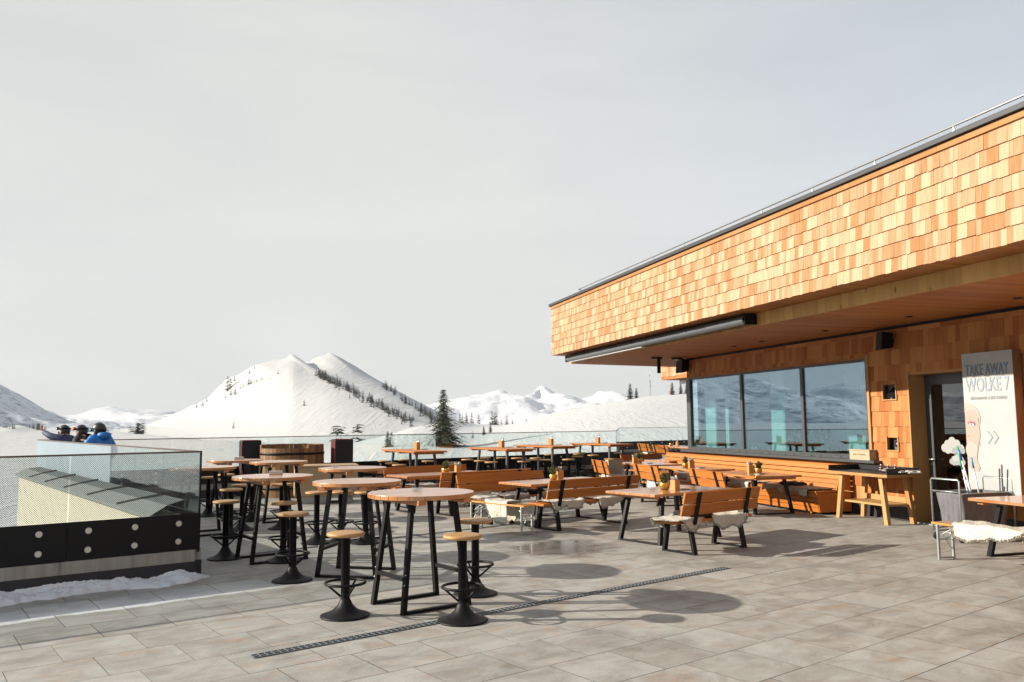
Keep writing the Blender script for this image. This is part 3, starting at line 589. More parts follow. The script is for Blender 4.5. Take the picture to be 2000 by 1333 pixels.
# ================================================================== BUILDING  (local x = into the building, y = along the facade away from camera, z up)
bld = thing('mountain_restaurant', tuple(W0), AZ, 'mountain restaurant clad in orange cedar shingles with a deep projecting roof storey', 'building')
YN, YF = -16.0, 7.92             # facade extent
rs = random.Random(11)
def shingles(mb, y0, y1, z0, z1, row, xoff=0.0, wmin=.07, wmax=.17, thick=.010, holes=(), outward=-1, lean=.008, axis='y', a0=0):
    """rows of shakes on a plane x = xoff (outward = -x); courses overlap downwards"""
    n = max(1, round((z1-z0)/row)); rh = (z1-z0)/n
    for k in range(n):
        za, zb = z0+k*rh, z0+(k+1)*rh
        y = y0-rs.random()*.1
        while y < y1:
            w_ = rs.uniform(wmin, wmax); ya, yb = max(y, y0), min(y+w_, y1); y += w_
            if yb-ya < .012: continue
            pcs = [(ya, yb, za, zb, True)]
            for h in holes:
                out_ = []
                for (p0, p1, q0, q1, low) in pcs:
                    if p1 <= h[0] or p0 >= h[1] or q1 <= h[2] or q0 >= h[3]: out_.append((p0, p1, q0, q1, low)); continue
                    if p0 < h[0]: out_.append((p0, h[0], q0, q1, low))
                    if p1 > h[1]: out_.append((h[1], p1, q0, q1, low))
                    m0, m1 = max(p0, h[0]), min(p1, h[1])
                    if q0 < h[2]: out_.append((m0, m1, q0, h[2], low))
                    if q1 > h[3]: out_.append((m0, m1, h[3], q1, False))
                pcs = out_
            tn = rs.random(); j = rs.uniform(-.006, .006); t0f = thick+lean+rs.uniform(0, .006)
            for (ya, yb, za_, zb_, low) in pcs:
                if yb-ya < .008 or zb_-za_ < .012: continue
                fr_ = lambda z_: t0f+(thick*.4-t0f)*(z_-za)/(zb-za)
                t0, t1, o = fr_(za_), fr_(zb_), outward; g = .0012; zl = za_+(j if low else 0); zh = zb_+(.012 if zb_ == zb else 0)
                vs = [(xoff, ya+g, zl), (xoff, yb-g, zl), (xoff+o*t0, yb-g, zl), (xoff+o*t0, ya+g, zl), (xoff, ya+g, zh), (xoff, yb-g, zh), (xoff+o*t1, yb-g, zh), (xoff+o*t1, ya+g, zh)]
                mb.add(vs, [(0, 1, 2, 3), (4, 7, 6, 5), (3, 2, 6, 7), (0, 3, 7, 4), (1, 5, 6, 2), (0, 4, 5, 1)], tn)
ZS, ZU, ZT = 3.46, 3.68, 5.0      # lower soffit, upper soffit, top of the shingles
XB, XF = -2.5, -3.08              # step board, fascia plane
WIN = (1.05, 7.90, 1.00, 2.94); DOOR = (-1.24, 0.0, -.2, 2.56)
N1 = (.33, .645, 2.15, 2.41); N2 = (.345, .60, 1.235, 1.46)
# wall core (dark boarding behind the shingles) with real openings
mb = MB()
for a in [((.0, YN, 0), (.3, DOOR[0], 3.46)), ((.0, DOOR[0], 2.58), (.3, 0.03, 3.46)), ((.0, .03, 0), (.3, .33, 3.46)),
          ((.0, .645, 0), (.3, 1.05, 3.46)), ((.0, .33, 0), (.3, .645, 1.235)), ((.0, .33, 1.46), (.3, .645, 2.15)), ((.0, .33, 2.41), (.3, .645, 3.46)), ((.12, .33, 1.235), (.3, .645, 1.46)), ((.12, .33, 2.15), (.3, .645, 2.41)),
          ((.0, 1.05, 0), (.3, 7.9, .985)), ((.0, 1.05, 2.96), (.3, 7.9, 3.46)), ((.003, 7.901, 2.96), (.3, 8.0, 3.46)), ((.003, 7.901, 0), (.3, 8.0, .985))]: mb.b2(*a)
mb.b2((.301, 7.86, 0), (9, 8.0, 3.46))
mb.build('wall_core', plain('dark_boarding', (.05, .03, .02), .9), bld)
mb = MB(); shingles(mb, YN, YF, .27, 3.32, .268, holes=[WIN, DOOR, N1, N2])
wall = mb.build('wall_shingles', 'cedar_wall', bld)
mb = MB(); xoff2 = 8.0                                          # short return at the far corner
y = YN
while y < YF:                                                    # top course board under the black gap
    w_ = rs.uniform(.35, .9); mb.b2((-.030, y, 3.325), (-.001, min(y+w_, YF)-.003, 3.405)); y += w_
mb.build('top_course', 'cedar_wall', bld)
mb = MB(); mb.b2((-.02, YN, 3.408), (-.002, YF, 3.458)); mb.build('shadow_gap', plain('black_mesh_strip', (.008, .008, .01), .9), bld)
mb = MB(); mb.b2((-.012, YN, 0), (-.001, DOOR[0], .262)); mb.b2((-.012, .03, 0), (-.001, YF, .262)); mb.build('kick_board', plain('black_kick_board', (.015, .015, .018), .7), bld)
# shingle strip above window head and below the sill
mb = MB(); y = WIN[0]
while y < WIN[1]:
    w_ = rs.uniform(.10, .22); mb.b2((-.028, y, 2.925), (-.001, min(y+w_, WIN[1])-.002, 2.955)); y += w_
mb.build('trim_course', 'cedar_strip', bld); mb = MB(); y = WIN[0]-.12
while y < 8.02:
    w_ = rs.uniform(.08, .3); mb.b2((-.045, y, .925), (-.018, min(y+w_, 8.02)-.002, .975)); y += w_
mb.build('trim_course', 'cedar_strip', bld)
# --- projecting roof storey
YE = 10.15
mb = MB(); shingles(mb, YN, YE, ZU, ZT, .189, xoff=XF, wmin=.05, wmax=.16)
mb.build('fascia_shingles', 'cedar', bld)
mb = MB(); y = YN
while y < YE:
    w_ = rs.uniform(.35, .8); mb.b2((XF-.034, y, ZT+.004), (XF-.002, min(y+w_, YE)-.002, ZT+.075)); y += w_
mb.build('fascia_edge_course', 'cedar_strip', bld)
core = [(XF+.002, YN), (XF+.002, YE), (1.0, YE+.85), (12, YE+.85), (12, YN)]
mb = MB(); mb.prism([(XB, YN), (XB, YE+.12), (1.0, YE+.84), (12, YE+.84), (12, YN)], ZS, ZU-.002); mb.build('lower_soffit', 'soffit', bld, fixn=True)
for o_ in bld.children: pass
mb = MB(); mb.prism(core, ZU, ZT+.07); mb.build('upper_soffit', 'soffit', bld, fixn=True)
mb = MB(); y = YN
while y < YE+.1:
    w_ = rs.uniform(.10, .19); mb.b2((XB-.03, y, ZS-.004), (XB-.002, min(y+w_, YE+.1)-.0015, ZU-.002)); y += w_
mb.build('step_board', 'spruce', bld)
mb = MB(); mb.prism([(XF-.08, YN), (XF-.08, YE+.04), (1.0, YE+.9), (12, YE+.9), (12, YN)], ZT+.085, ZT+.15); mb.build('roof_coping', plain('grey_zinc_coping', (.05, .053, .06), .5, .3), bld, bevel=.004, fixn=True)
mb = MB(); mb.prism([(XF-.045, YN), (XF-.045, YE+.02), (1.0, YE+.87), (12, YE+.87), (12, YN)], ZT+.076, ZT+.084); mb.build('coping_shadow_gap', plain('black_felt', (.01, .01, .012), .9), bld, fixn=True)
# low safety rail along the roof edge
rail = MB(); xr = XF+.0; rail.tube([(xr, YN, ZT+.245), (xr, 8.0, ZT+.245)], .013, 10); rail.tube([(xr, 8.0, ZT+.245), (xr+.5, 8.3, ZT+.2)], .014, 8)
roofrail = rail.build('roof_rail', 'steel', bld)
mb = MB(); y = 7.6
while y > YN:
    mb.add([(xr-.006, y-.03, ZT+.15), (xr+.006, y-.03, ZT+.15), (xr+.006, y+.03, ZT+.15), (xr-.006, y+.03, ZT+.15), (xr-.006, y-.008, ZT+.235), (xr+.006, y-.008, ZT+.235), (xr+.006, y+.008, ZT+.235), (xr-.006, y+.008, ZT+.235)], [(0, 1, 5, 4), (1, 2, 6, 5), (2, 3, 7, 6), (3, 0, 4, 7), (4, 5, 6, 7)]); y -= 1.32
mb.build('rail_brackets', 'galv', roofrail)
for y in (4.32, 3.26, 1.18, -.93, -2.97, -5.0):
    mb = MB(); mb.lathe([(0, 0), (.06, 0), (.066, -.012), (.05, -.012), (.045, .0)], 20); mb.build('downlight', plain('black_lamp_ring', (.02, .02, .02), .4), bld, loc=(-.80, y, ZS-.002))
# --- awning cassette
aw = thing('awning_cassette', (0, 0, 0), AZ, 'long silver awning cassette with rolled blind hung under the roof edge', 'awning'); aw.location = W0
L0, L1 = .78, 9.75
mb = MB(); mb.lathe([(.085, L0), (.085, L1)], 24); o = mb.build('housing', plain('silver_awning_housing', (.15, .17, .185), .38, .5), aw); 
o.rotation_euler = (R(-90), 0, 0); o.location = (-2.74, 0, 3.555)
mb = MB(); mb.b2((-2.70, L0+.01, 3.50), (-2.535, L1-.02, 3.672)); mb.build('back_box', 'black', aw)
mb = MB(); mb.b2((-2.83, L1, 3.465), (-2.55, L1+.03, 3.655)); mb.build('end_cap', 'anth', aw, bevel=.01)
mb = MB(); mb.b2((-2.80, L0-.03, 3.475), (-2.54, L0, 3.665)); mb.build('end_cap', 'black', aw, bevel=.01)
mb = MB(); mb.b2((-2.76, 5.0, 3.455), (-2.62, L1-.1, 3.468)); mb.build('front_bar', 'white', aw)
# --- window band
wb = thing('window', (0, 0, 0), 0); wb.parent = bld
def fr(a, b_): m_ = MB(); m_.b2(a, b_); return m_
mb = MB()
for a in (((-.02, 1.052, 1.09), (.05, 1.10, 2.92)), ((-.035, 7.80, 1.09), (.06, 7.99, 2.92)), ((-.02, 3.0, 1.12), (.05, 3.09, 2.88)), ((-.02, 5.32, 1.12), (.05, 5.41, 2.88)),
          ((-.02, 1.101, 2.88), (.05, 7.799, 2.92)), ((-.02, 1.101, 1.09), (.05, 7.799, 1.12))): mb.b2(*a)
mb.build('frame', 'anth', wb, bevel=.003)
mb = MB(); mb.b2((.05, 7.80, 1.0), (.10, 7.99, 2.95)); 
for (a, b_) in ((1.10, 3.0), (3.09, 5.32), (5.41, 7.80)):
    mb = MB(); mb.b2((.012, a-.005, 1.115), (.026, b_+.005, 2.885)); mb.build('pane', 'winglass', wb)
mb = MB(); mb.b2((-.20, .78, .985), (-.0, 8.10, 1.035)); mb.b2((-.03, 1.052, 1.036), (.06, 7.99, 1.089)); sill = mb.build('sill', 'anth', wb, bevel=.004)
mb = MB()
for i in range(22):
    y = 1.25+i*.30; mb.b2((-.034, y, 1.055), (-.031, y+(.05 if i % 3 else .012), 1.07))
mb.build('sill_clips', 'black', sill)
mb = MB(); mb.b2((-.05, .985, 1.04), (-.002, 1.045, 3.0)); mb.build('side_trim', 'beam', wb)
# interior of the dining room behind the glass
mb = MB(); mb.b2((.3, -1.5, -.02), (7.5, 7.86, .0)); mb.build('room_floor', 'intfloor', bld)
mb = MB(); mb.b2((6.8, -1.5, 0), (7.0, 7.86, 3.45)); mb.b2((.301, .9, 0), (6.8, 1.0, 3.45)); mb.build('room_wall', 'interior', bld)
mb = MB()
for y0, y1, x in ((7.15, 7.65, .35), (6.6, 6.75, .4), (4.55, 5.05, .6), (3.6, 4.2, 2.0), (1.9, 2.1, .9)):
    n = 12; vs = []
    for i in range(n*3+1):
        yy = y0+(y1-y0)*i/(n*3); xx = x+.03*math.sin(i*1.55); vs += [(xx, yy, 1.0), (xx, yy, 3.0)]
    mb.add(vs, [(2*i, 2*i+2, 2*i+3, 2*i+1) for i in range(n*3)], .5, True)
mb.build('curtain', 'curtain', bld)
mb = MB()
for x, y in ((1.6, 6.3), (2.2, 2.9), (2.4, 1.7)): mb.b2((x, y, .0), (x+.25, y+.28, 3.4))
mb.build('room_column', 'beam', bld)
for x, y in ((.95, 6.4), (.95, 2.3), (1.2, 4.4)):
    mb = MB(); mb.b2((x-.35, y-.6, .76), (x+.35, y+.6, .80)); mb.b2((x-.05, y-.05, 0), (x+.05, y+.05, .76)); tb = mb.build('room_table', plain('dark_table', (.16, .08, .05), .4), bld)
    mb = MB(); mb.lathe([(.0, .80), (.05, .80), (.06, .9), (.04, .98), (.05, 1.0)], 16, (x, y, 0)); mb.build('vase', 'white', tb)
    mb = MB()
    for k in range(14):
        a = rs.random()*6.28; e = rs.uniform(.02, .09); mb.box((x+e*math.cos(a), y+e*math.sin(a), 1.02+rs.random()*.09), (.03, .03, .03), (a, e*9, a))
    mb.build('flowers', 'paper', tb)
# --- door
dr = thing('door', (0, 0, 0), 0); dr.parent = bld
mb = MB(); mb.b2((-.04, .0, 0), (.36, .028, 2.60)); mb.b2((-.04, -1.262, 0), (.36, -1.234, 2.60)); mb.b2((-.02, -1.233, 2.562), (.36, -.001, 2.60)); mb.build('jamb_boards', 'beam', dr)
mb = MB(); mb.b2((.30, -.14, .02), (.36, -.002, 2.56)); mb.b2((.30, -1.232, .02), (.36, -1.10, 2.56)); mb.b2((.30, -1.099, 2.38), (.36, -.141, 2.56)); mb.b2((.30, -1.099, .02), (.36, -.141, .20)); mb.build('frame', 'anth', dr, bevel=.004)
mb = MB(); mb.b2((.325, -1.101, .20), (.337, -.139, 2.38)); mb.build('pane', 'doorglass', dr)
mb = MB(); mb.b2((.5, -1.6, 0), (2.6, .6, 2.7)); mb.f.pop(4); mb.t.pop(4); mb.sm.pop(4); mb.build('lobby', plain('dark_lobby', (.05, .032, .026), .8), dr)
mb = MB(); mb.b2((-.02, -1.23, 0), (.30, -.001, .018)); mb.build('threshold', 'galv', dr)
mb = MB(); mb.tube([(.297, -.07, 1.09), (.245, -.07, 1.09), (.24, -.09, 1.09), (.24, -.21, 1.09)], .011, 10); mb.b2((.292, -.085, 1.07), (.299, -.055, 1.11)); mb.b2((.292, -.08, .985), (.299, -.06, 1.03)); mb.build('handle', 'steel', dr)
def cloud(cx, cz, s, blobs, col, nm, x):
    mb = MB()
    for i, (a, b_, r_) in enumerate(blobs):
        mb.prism([(cx+s*(a+r_*math.cos(q*math.pi/12)), cz+s*(b_+r_*math.sin(q*math.pi/12))) for q in range(24)], x-i*.0003-.0008, x-i*.0003, axis='x', tint=.5)
    return mb.build(nm, plain(nm+'_vinyl', col, .7), dr, fixn=True)
CB = [(.05, -.03, .085), (.14, .06, .085), (.25, .10, .095), (.36, .05, .085), (.44, -.02, .08), (.16, -.04, .08), (.26, -.02, .10), (.36, -.04, .09)]
cloud(-.74, 1.31, .88, CB, (.30, .31, .305), 'cloud_sticker', .323)
cloud(-.74, 1.25, .8, [(0, 0, .06), (.11, .04, .08), (.22, .0, .07), (.1, -.02, .06)], (.20, .235, .25), 'cloud_sticker_shade', .319)
cloud(-.76, 1.08, .60, CB, (.22, .25, .265), 'cloud_sticker', .317)
cloud(-.75, 1.11, .56, [(.08, 0, .08), (.20, .04, .10), (.32, .01, .09)], (.30, .31, .305), 'cloud_sticker_light', .3135)
# --- wall niches with small fixtures
for nm, q, zc in (('lamp', N1, 2.28), ('socket', N2, 1.35)):
    nn = thing('wall_niche', (0, 0, 0), 0); nn.parent = bld
    mb = MB(); t_ = .022
    mb.b2((-.035, q[0]-t_, q[2]-t_), (.02, q[0], q[3]+t_)); mb.b2((-.035, q[1], q[2]-t_), (.02, q[1]+t_, q[3]+t_)); mb.b2((-.035, q[0]+.0005, q[2]-t_), (.02, q[1]-.0005, q[2])); mb.build('surround', 'beam', nn)
    mb = MB(); mb.b2((.10, q[0], q[2]), (.118, q[1], q[3])); mb.build('back_plate', plain('grey_niche_back', (.13, .12, .11), .6), nn)
    mb = MB(); yc = (q[0]+q[1])/2
    if nm == 'lamp':
        mb.add([(.1, yc-.1, zc-.07), (.1, yc+.1, zc-.07), (.1, yc+.04, zc+.09), (.1, yc-.07, zc+.09), (-.02, yc-.1, zc-.07), (-.02, yc+.1, zc-.07)], [(0, 1, 2, 3), (0, 4, 5, 1), (3, 2, 5, 4), (0, 3, 4), (1, 5, 2)])
        mb.b2((.0, yc-.09, zc-.1), (.1, yc+.09, zc-.072)); mb.build('wall_lamp', 'black', nn, fixn=True)
    else:
        mb.b2((.075, yc-.055, zc-.055), (.10, yc+.055, zc+.055)); mb.b2((.07, yc-.04, zc-.04), (.0745, yc+.04, zc+.04)); o = mb.build('socket_box', 'black', nn, bevel=.006)
        mb = MB(); mb.b2((.066, yc-.018, zc-.018), (.0695, yc+.018, zc+.018)); mb.build('socket_window', 'galv', o)
# --- second wing further back
wing = thing('rear_wing', tuple(W0), AZ, 'rear wing of the restaurant with its own shingled eave seen past the wall corner', 'building')
mb = MB(); shingles(mb, 12.5, 20.2, ZU, ZT+.07, .189, xoff=5.42); mb.build('fascia_shingles', 'cedar', wing)
mb = MB(); mb.b2((5.421, 12.5, ZS+.1), (14, 20.2, ZU)); mb.b2((5.421, 12.5, ZU+.001), (14, 20.2, ZT+.07)); mb.build('soffit', 'soffit', wing)
mb = MB(); mb.b2((8.5, 12.5, 0), (14, 19.5, ZS+.1)); mb.build('wall', 'cedar', wing)
mb = MB(); mb.b2((5.35, 12.4, ZT+.071), (14, 20.3, ZT+.14)); mb.build('roof_coping', 'anth', wing)
mb = MB(); mb.b2((6.2, 13, 3.40), (6.4, 20.05, 3.555)); mb.build('awning_box', plain('white_awning_box', (.6, .62, .63), .4), wing, bevel=.03)

# ================================================================== things fixed to the building
def on_wall(y, z, x=0.): return W0+Vector((x*math.cos(AZ)-y*math.sin(AZ), x*math.sin(AZ)+y*math.cos(AZ), z))
def wall_speaker(y, z, s, label, tilt):
    r = thing('wall_speaker', on_wall(y, z), AZ+tilt, label, 'loudspeaker', 'loudspeakers on the facade')
    mb = MB(); mb.add([(-.30*s, -.12*s, -.16*s), (-.30*s, .12*s, -.16*s), (-.06*s, .08*s, -.12*s), (-.06*s, -.08*s, -.12*s), (-.26*s, -.12*s, .17*s), (-.26*s, .12*s, .17*s), (-.05*s, .08*s, .14*s), (-.05*s, -.08*s, .14*s)],
        [(0, 3, 2, 1), (4, 5, 6, 7), (0, 1, 5, 4), (2, 3, 7, 6), (1, 2, 6, 5), (3, 0, 4, 7)]); mb.build('cabinet', 'black', r, bevel=.012, fixn=True)
    mb = MB(); mb.b2((-.06, -.02, -.03), (.02, .02, .03)); mb.b2((.0, -.05, -.08), (.018, .05, .08)); mb.build('bracket', 'black', r)
    mb = MB(); mb.add([(-.302*s, -.10*s, -.14*s), (-.302*s, .10*s, -.14*s), (-.263*s, .10*s, .15*s), (-.263*s, -.10*s, .15*s)], [(0, 1, 2, 3)]); o = mb.build('grille', plain('speaker_grille', (.03, .03, .032), .8, bump=.5, bscale=300), r)
wall_speaker(.33, 3.19, 1.0, 'black loudspeaker on the shingles above the gap between window and door', R(-14))
wall_speaker(7.88, 3.25, 1.15, 'black loudspeaker at the far upper corner of the window band', R(10))
hb = thing('hanging_bracket', on_wall(7.55, ZS, -1.05), AZ, 'short black post hanging from the soffit beside the dome camera', 'bracket')
mb = MB(); mb.b2((-.04, -.025, -.42), (.04, .025, -.02)); mb.build('post', 'black', hb); mb = MB(); mb.b2((-.2, -.02, -.045), (.1, .02, -.003)); mb.build('plate', 'black', hb)
dc = thing('dome_camera', on_wall(7.6, ZS, -.5), AZ, 'small black dome camera under the soffit near the wall corner', 'camera')
mb = MB(); mb.lathe([(0, -.002), (.14, -.002), (.15, -.03), (.12, -.05), (0, -.05)], 20); mb.build('base', 'black', dc)
mb = MB(); mb.lathe([(.07, -.05), (.06, -.08), (0, -.1)], 16); mb.build('lens', 'white', dc)

def text_obj(name, body, size, mat, parent, loc, rot, extrude=.0012, align='CENTER', sx=1.0, shear=0):
    cu = bpy.data.curves.new(name, 'FONT'); cu.body = body; cu.size = size; cu.extrude = extrude; cu.align_x = align; cu.align_y = 'CENTER'; cu.shear = shear; cu.offset = size*.012
    tmp = bpy.data.objects.new('tmp', cu); C.objects.link(tmp); dg = bpy.context.evaluated_depsgraph_get()
    me = bpy.data.meshes.new_from_object(tmp.evaluated_get(dg)); bpy.data.objects.remove(tmp); bpy.data.curves.remove(cu)
    me.materials.clear(); me.materials.append(M[mat] if isinstance(mat, str) else mat)
    o = bpy.data.objects.new(name, me); C.objects.link(o); o.parent = parent; o.location = loc; o.rotation_euler = rot; o.scale = (sx, 1, 1); return o
# --- sign board
sg = thing('sign_board', on_wall(-1.34, 0, -.04), AZ, 'tall white light box sign reading TAKE AWAY WOLKE 7 beside the door', 'sign')
def mat_sign():
    m, t, b = new_mat('printed_cloud_poster'); co = N(t, 'ShaderNodeTexCoord')
    n = N(t, 'ShaderNodeTexNoise'); n.inputs['Scale'].default_value = 1.6; n.inputs['Detail'].default_value = 6; n.inputs['Distortion'].default_value = .4; t.links.new(co.outputs['Object'], n.inputs['Vector'])
    c = N(t, 'ShaderNodeValToRGB'); e = c.color_ramp.elements; e[0].position = .35; e[0].color = (.33, .35, .36, 1); e[1].position = .62; e[1].color = (.41, .41, .405, 1); t.links.new(n.outputs['Fac'], c.inputs[0]); t.links.new(c.outputs[0], b.inputs['Base Color']); b.inputs['Roughness'].default_value = .45; return m
SW, SB, STp = .93, .58, 2.81
mb = MB(); mb.b2((-.16, -SW, SB), (-.165+.006, 0, STp)); mb.build('poster', mat_sign(), sg)
mb = MB(); mb.b2((-.157, -SW-.004, SB-.004), (0, .004, STp+.004)); mb.build('case', plain('shaded_sign_case', (.20, .12, .075), .5), sg)  # brown tone carries the shade on the side of the box
ROT = (R(90), 0, R(-90)); ink = plain('blue_grey_ink', (.15, .22, .31), .6); ink2 = plain('pale_blue_ink', (.235, .295, .345), .6); ink3 = plain('faint_grey_ink', (.24, .27, .29), .6)
text_obj('lettering', 'TAKE AWAY', .25, ink, sg, (-.1655, -.46, 2.535), ROT, sx=.56)
text_obj('lettering', 'WOLKE 7', .30, ink2, sg, (-.1655, -.46, 2.30), ROT, sx=.62)
text_obj('lettering', 'RESTAURANT & SKY LOUNGE', .062, ink3, sg, (-.1655, -.47, 2.10), ROT, sx=.80)
def flat(pts, mat, nm, x, parent=None):
    mb = MB(); n = len(pts); mb.add([(x, a, b_) for a, b_ in pts], [tuple(range(n))], .5); return mb.build(nm, mat, parent or sg)
def ell(cy, cz, ry, rz, rot=0, n=28): return [(cy+ry*math.cos(q*6.2832/n)*math.cos(rot)-rz*math.sin(q*6.2832/n)*math.sin(rot), cz+ry*math.cos(q*6.2832/n)*math.sin(rot)+rz*math.sin(q*6.2832/n)*math.cos(rot)) for q in range(n)]
skin_p = plain('printed_skin', (.37, .285, .245), .5); art = flat([(-.01, 1.88), (-.10, 1.93), (-.20, 1.92), (-.255, 1.84), (-.262, 1.70), (-.275, 1.55), (-.262, 1.46), (-.235, 1.38), (-.20, 1.26), (-.19, 1.14), (-.24, 1.02), (-.20, .97), (-.08, .99), (-.01, 1.04)], skin_p, 'portrait', -.1675)
flat([(-.003, 1.87), (-.003, 2.0), (-.06, 2.03), (-.14, 2.01), (-.21, 1.97), (-.27, 1.90), (-.30, 1.80), (-.285, 1.70), (-.27, 1.78), (-.22, 1.88), (-.12, 1.91), (-.05, 1.90)], plain('printed_hair', (.345, .325, .29), .6), 'portrait_hair', -.1668, art)
flat(ell(-.13, 1.715, .085, .040, .15), plain('printed_eye_shadow', (.50, .16, .15), .5), 'portrait_eye_shadow', -.1690, art)
flat(ell(-.135, 1.70, .060, .030, .1), plain('printed_lashes', (.05, .03, .04), .5), 'portrait_lashes', -.1700, art)
flat(ell(-.13, 1.695, .046, .021, .1), 'paper', 'portrait_eye', -.1710, art); flat(ell(-.125, 1.697, .019, .020), plain('printed_iris', (.20, .32, .36), .4), 'portrait_iris', -.1720, art); flat(ell(-.125, 1.697, .008, .008), 'black', 'portrait_pupil', -.1730, art)
flat([(-.04, 1.80), (-.13, 1.815), (-.22, 1.77), (-.13, 1.79), (-.04, 1.785)], plain('printed_brow', (.50, .30, .22), .5), 'portrait_brow', -.1700, art)
flat(ell(-.05, 1.515, .017, .009), plain('printed_nostril', (.35, .10, .08), .5), 'portrait_nostril', -.1690, art)
flat(ell(-.245, 1.40, .012, .035, -.2), plain('printed_lips', (.60, .14, .16), .5), 'portrait_lips', -.1690, art); flat(ell(-.10, 1.30, .115, .13), plain('printed_bubble', (.39, .35, .32), .3), 'portrait_bubble', -.1700, art)
for i in range(2):
    y = -.42-i*.11; flat([(y+.0, 1.60), (y+.022, 1.60), (y-.06, 1.50), (y+.022, 1.40), (y, 1.40), (y-.082, 1.50)][::-1], ink2, 'arrow', -.1680)
# wooden crate on the sill
cr_ = thing('wine_crate', on_wall(1.17, 1.036, -.10), AZ, 'pale wooden wine crate with stamped lettering standing on the window sill', 'crate')
mb = MB(); mb.box((0, 0, .085), (.16, .54, .17)); mb.build('box', 'crate_wood', cr_, bevel=.003); mb = MB(); mb.box((0, 0, .184), (.17, .56, .022)); mb.build('lid', 'crate_wood', cr_, bevel=.003)
text_obj('lettering', 'MO\u00cbT & CHANDON', .042, 'lettering', cr_, (-.082, 0, .10), ROT, sx=.9); flat(ell(0, .142, .012, .014), 'lettering', 'stamp', -.0815, cr_)
# ================================================================== FURNITURE
rf = random.Random(5)
def z_stool():
    r = thing('bar_stool', (0, 0, 0))
    mb = MB(); mb.lathe([(0, .735), (.165, .735), (.176, .742), (.178, .757), (.172, .768), (.160, .771), (0, .771)], 36, tint=.5); mb.build('seat', 'oak', r)
    mb = MB(); mb.lathe([(0, .0), (.226, .0), (.230, .004), (.229, .014), (.215, .019), (.165, .034), (.115, .060), (.075, .098), (.050, .148), (.043, .165), (0, .165)], 40); mb.build('base', 'blackbase', r)
    mb = MB(); mb.lathe([(.041, .16), (.041, .728), (.07, .7285), (.07, .734), (0, .734)], 24); mb.build('column', 'black', r)
    mb = MB(); ring = [(.185*math.cos(a*math.pi/18), .185*math.sin(a*math.pi/18), .305) for a in range(36)]; mb.tube(ring, .013, 8, closed=True)
    for k in range(3):
        a = 2*math.pi*k/3+.5; mb.tube([(.178*math.cos(a), .178*math.sin(a), .30), (.04*math.cos(a), .04*math.sin(a), .18)], .0105, 6)
    mb.build('foot_ring', 'black', r); return r
K_stool = Kind(z_stool, 'bar stool', 'round seat bar stools at the round tables')
def planks_disc(mb, R_, z0, z1, w_=.105, gap=.004):
    y = -R_+.012
    n = int(2*R_/w_)+1; w_ = 2*R_/n
    for i in range(n):
        a, b_ = -R_+i*w_+gap/2, -R_+(i+1)*w_-gap/2; pts = []
        for k in range(9):
            yy = a+(b_-a)*k/8; pts.append((math.sqrt(max(0, R_*R_-yy*yy)), yy))
        poly_ = pts+[(-x, y_) for x, y_ in pts[::-1]]
        mb.prism(poly_, z0, z1, rf.random())
def u_frame(mb, y, hw_b, hw_t, zt, yb=None, w_=.055, t=.022):
    """flat-bar trapezoid frame in the plane y (leaning from yb at the floor to y at the top)"""
    yb = y if yb is None else yb
    for s in (-1, 1): mb.beam((s*hw_b, yb, .0), (s*hw_t, y, zt), w_, t*2, up=(1, 0, 0)) if False else mb.add(*leg_pts(s*hw_b, yb, 0, s*hw_t, y, zt, w_, t*2))
    mb.b2((-hw_b-.02, yb-w_/2, .0), (hw_b+.02, yb+w_/2, .024))
def leg_pts(x0, y0, z0, x1, y1, z1, wy, wx):
    vs = []
    for (x, y, z) in ((x0, y0, z0), (x1, y1, z1)):
        vs += [(x-wx/2, y-wy/2, z), (x+wx/2, y-wy/2, z), (x+wx/2, y+wy/2, z), (x-wx/2, y+wy/2, z)]
    return vs, [(3, 2, 1, 0), (4, 5, 6, 7), (0, 1, 5, 4), (1, 2, 6, 5), (2, 3, 7, 6), (3, 0, 4, 7)]
def z_round():
    r = thing('round_bar_table', (0, 0, 0))
    mb = MB(); planks_disc(mb, .53, 1.058, 1.10); mb.build('tabletop', 'table', r, bevel=.0035, rotz=R(8))
    for q_ in (((-.46, -.30, 1.012), (.46, -.21, 1.057)), ((-.46, .21, 1.012), (.46, .30, 1.057)), ((-.09, -.47, 1.018), (.09, -.302, 1.056))): mb = MB(); mb.b2(*q_); mb.build('batten', 'table', r, bevel=.004, rotz=R(90))
    for sy in (-1, 1):
        for sx in (-1, 1):
            mb = MB(); mb.add(*leg_pts(sx*.365, sy*.30, 0.0, sx*.245, sy*.235, 1.012, .055, .045)); mb.build('leg', 'black', r, bevel=.003)
        mb = MB(); mb.b2((-.34, sy*.30-.0275, .0), (.34, sy*.30+.0275, .03)); mb.build('foot_bar', 'black', r, bevel=.003)
    for sx in (-1, 1):
        mb = MB(); mb.b2((sx*.335-.02, -.262, .30), (sx*.335+.02, .262, .335)); o = mb.build('brace', 'black', r)
    mb = MB()
    for sx in (-1, 1):
        for sy in (-1, 1):
            for z in (.27, .36): mb.tube([(sx*(.365-.12*z)+sx*.02, sy*.30, z), (sx*(.365-.12*z)+sx*.028, sy*.30, z)], .008, 6)
    mb.build('screw_heads', 'steel', r); return r
K_round = Kind(z_round, 'bar table', 'round larch bar tables on black frames')
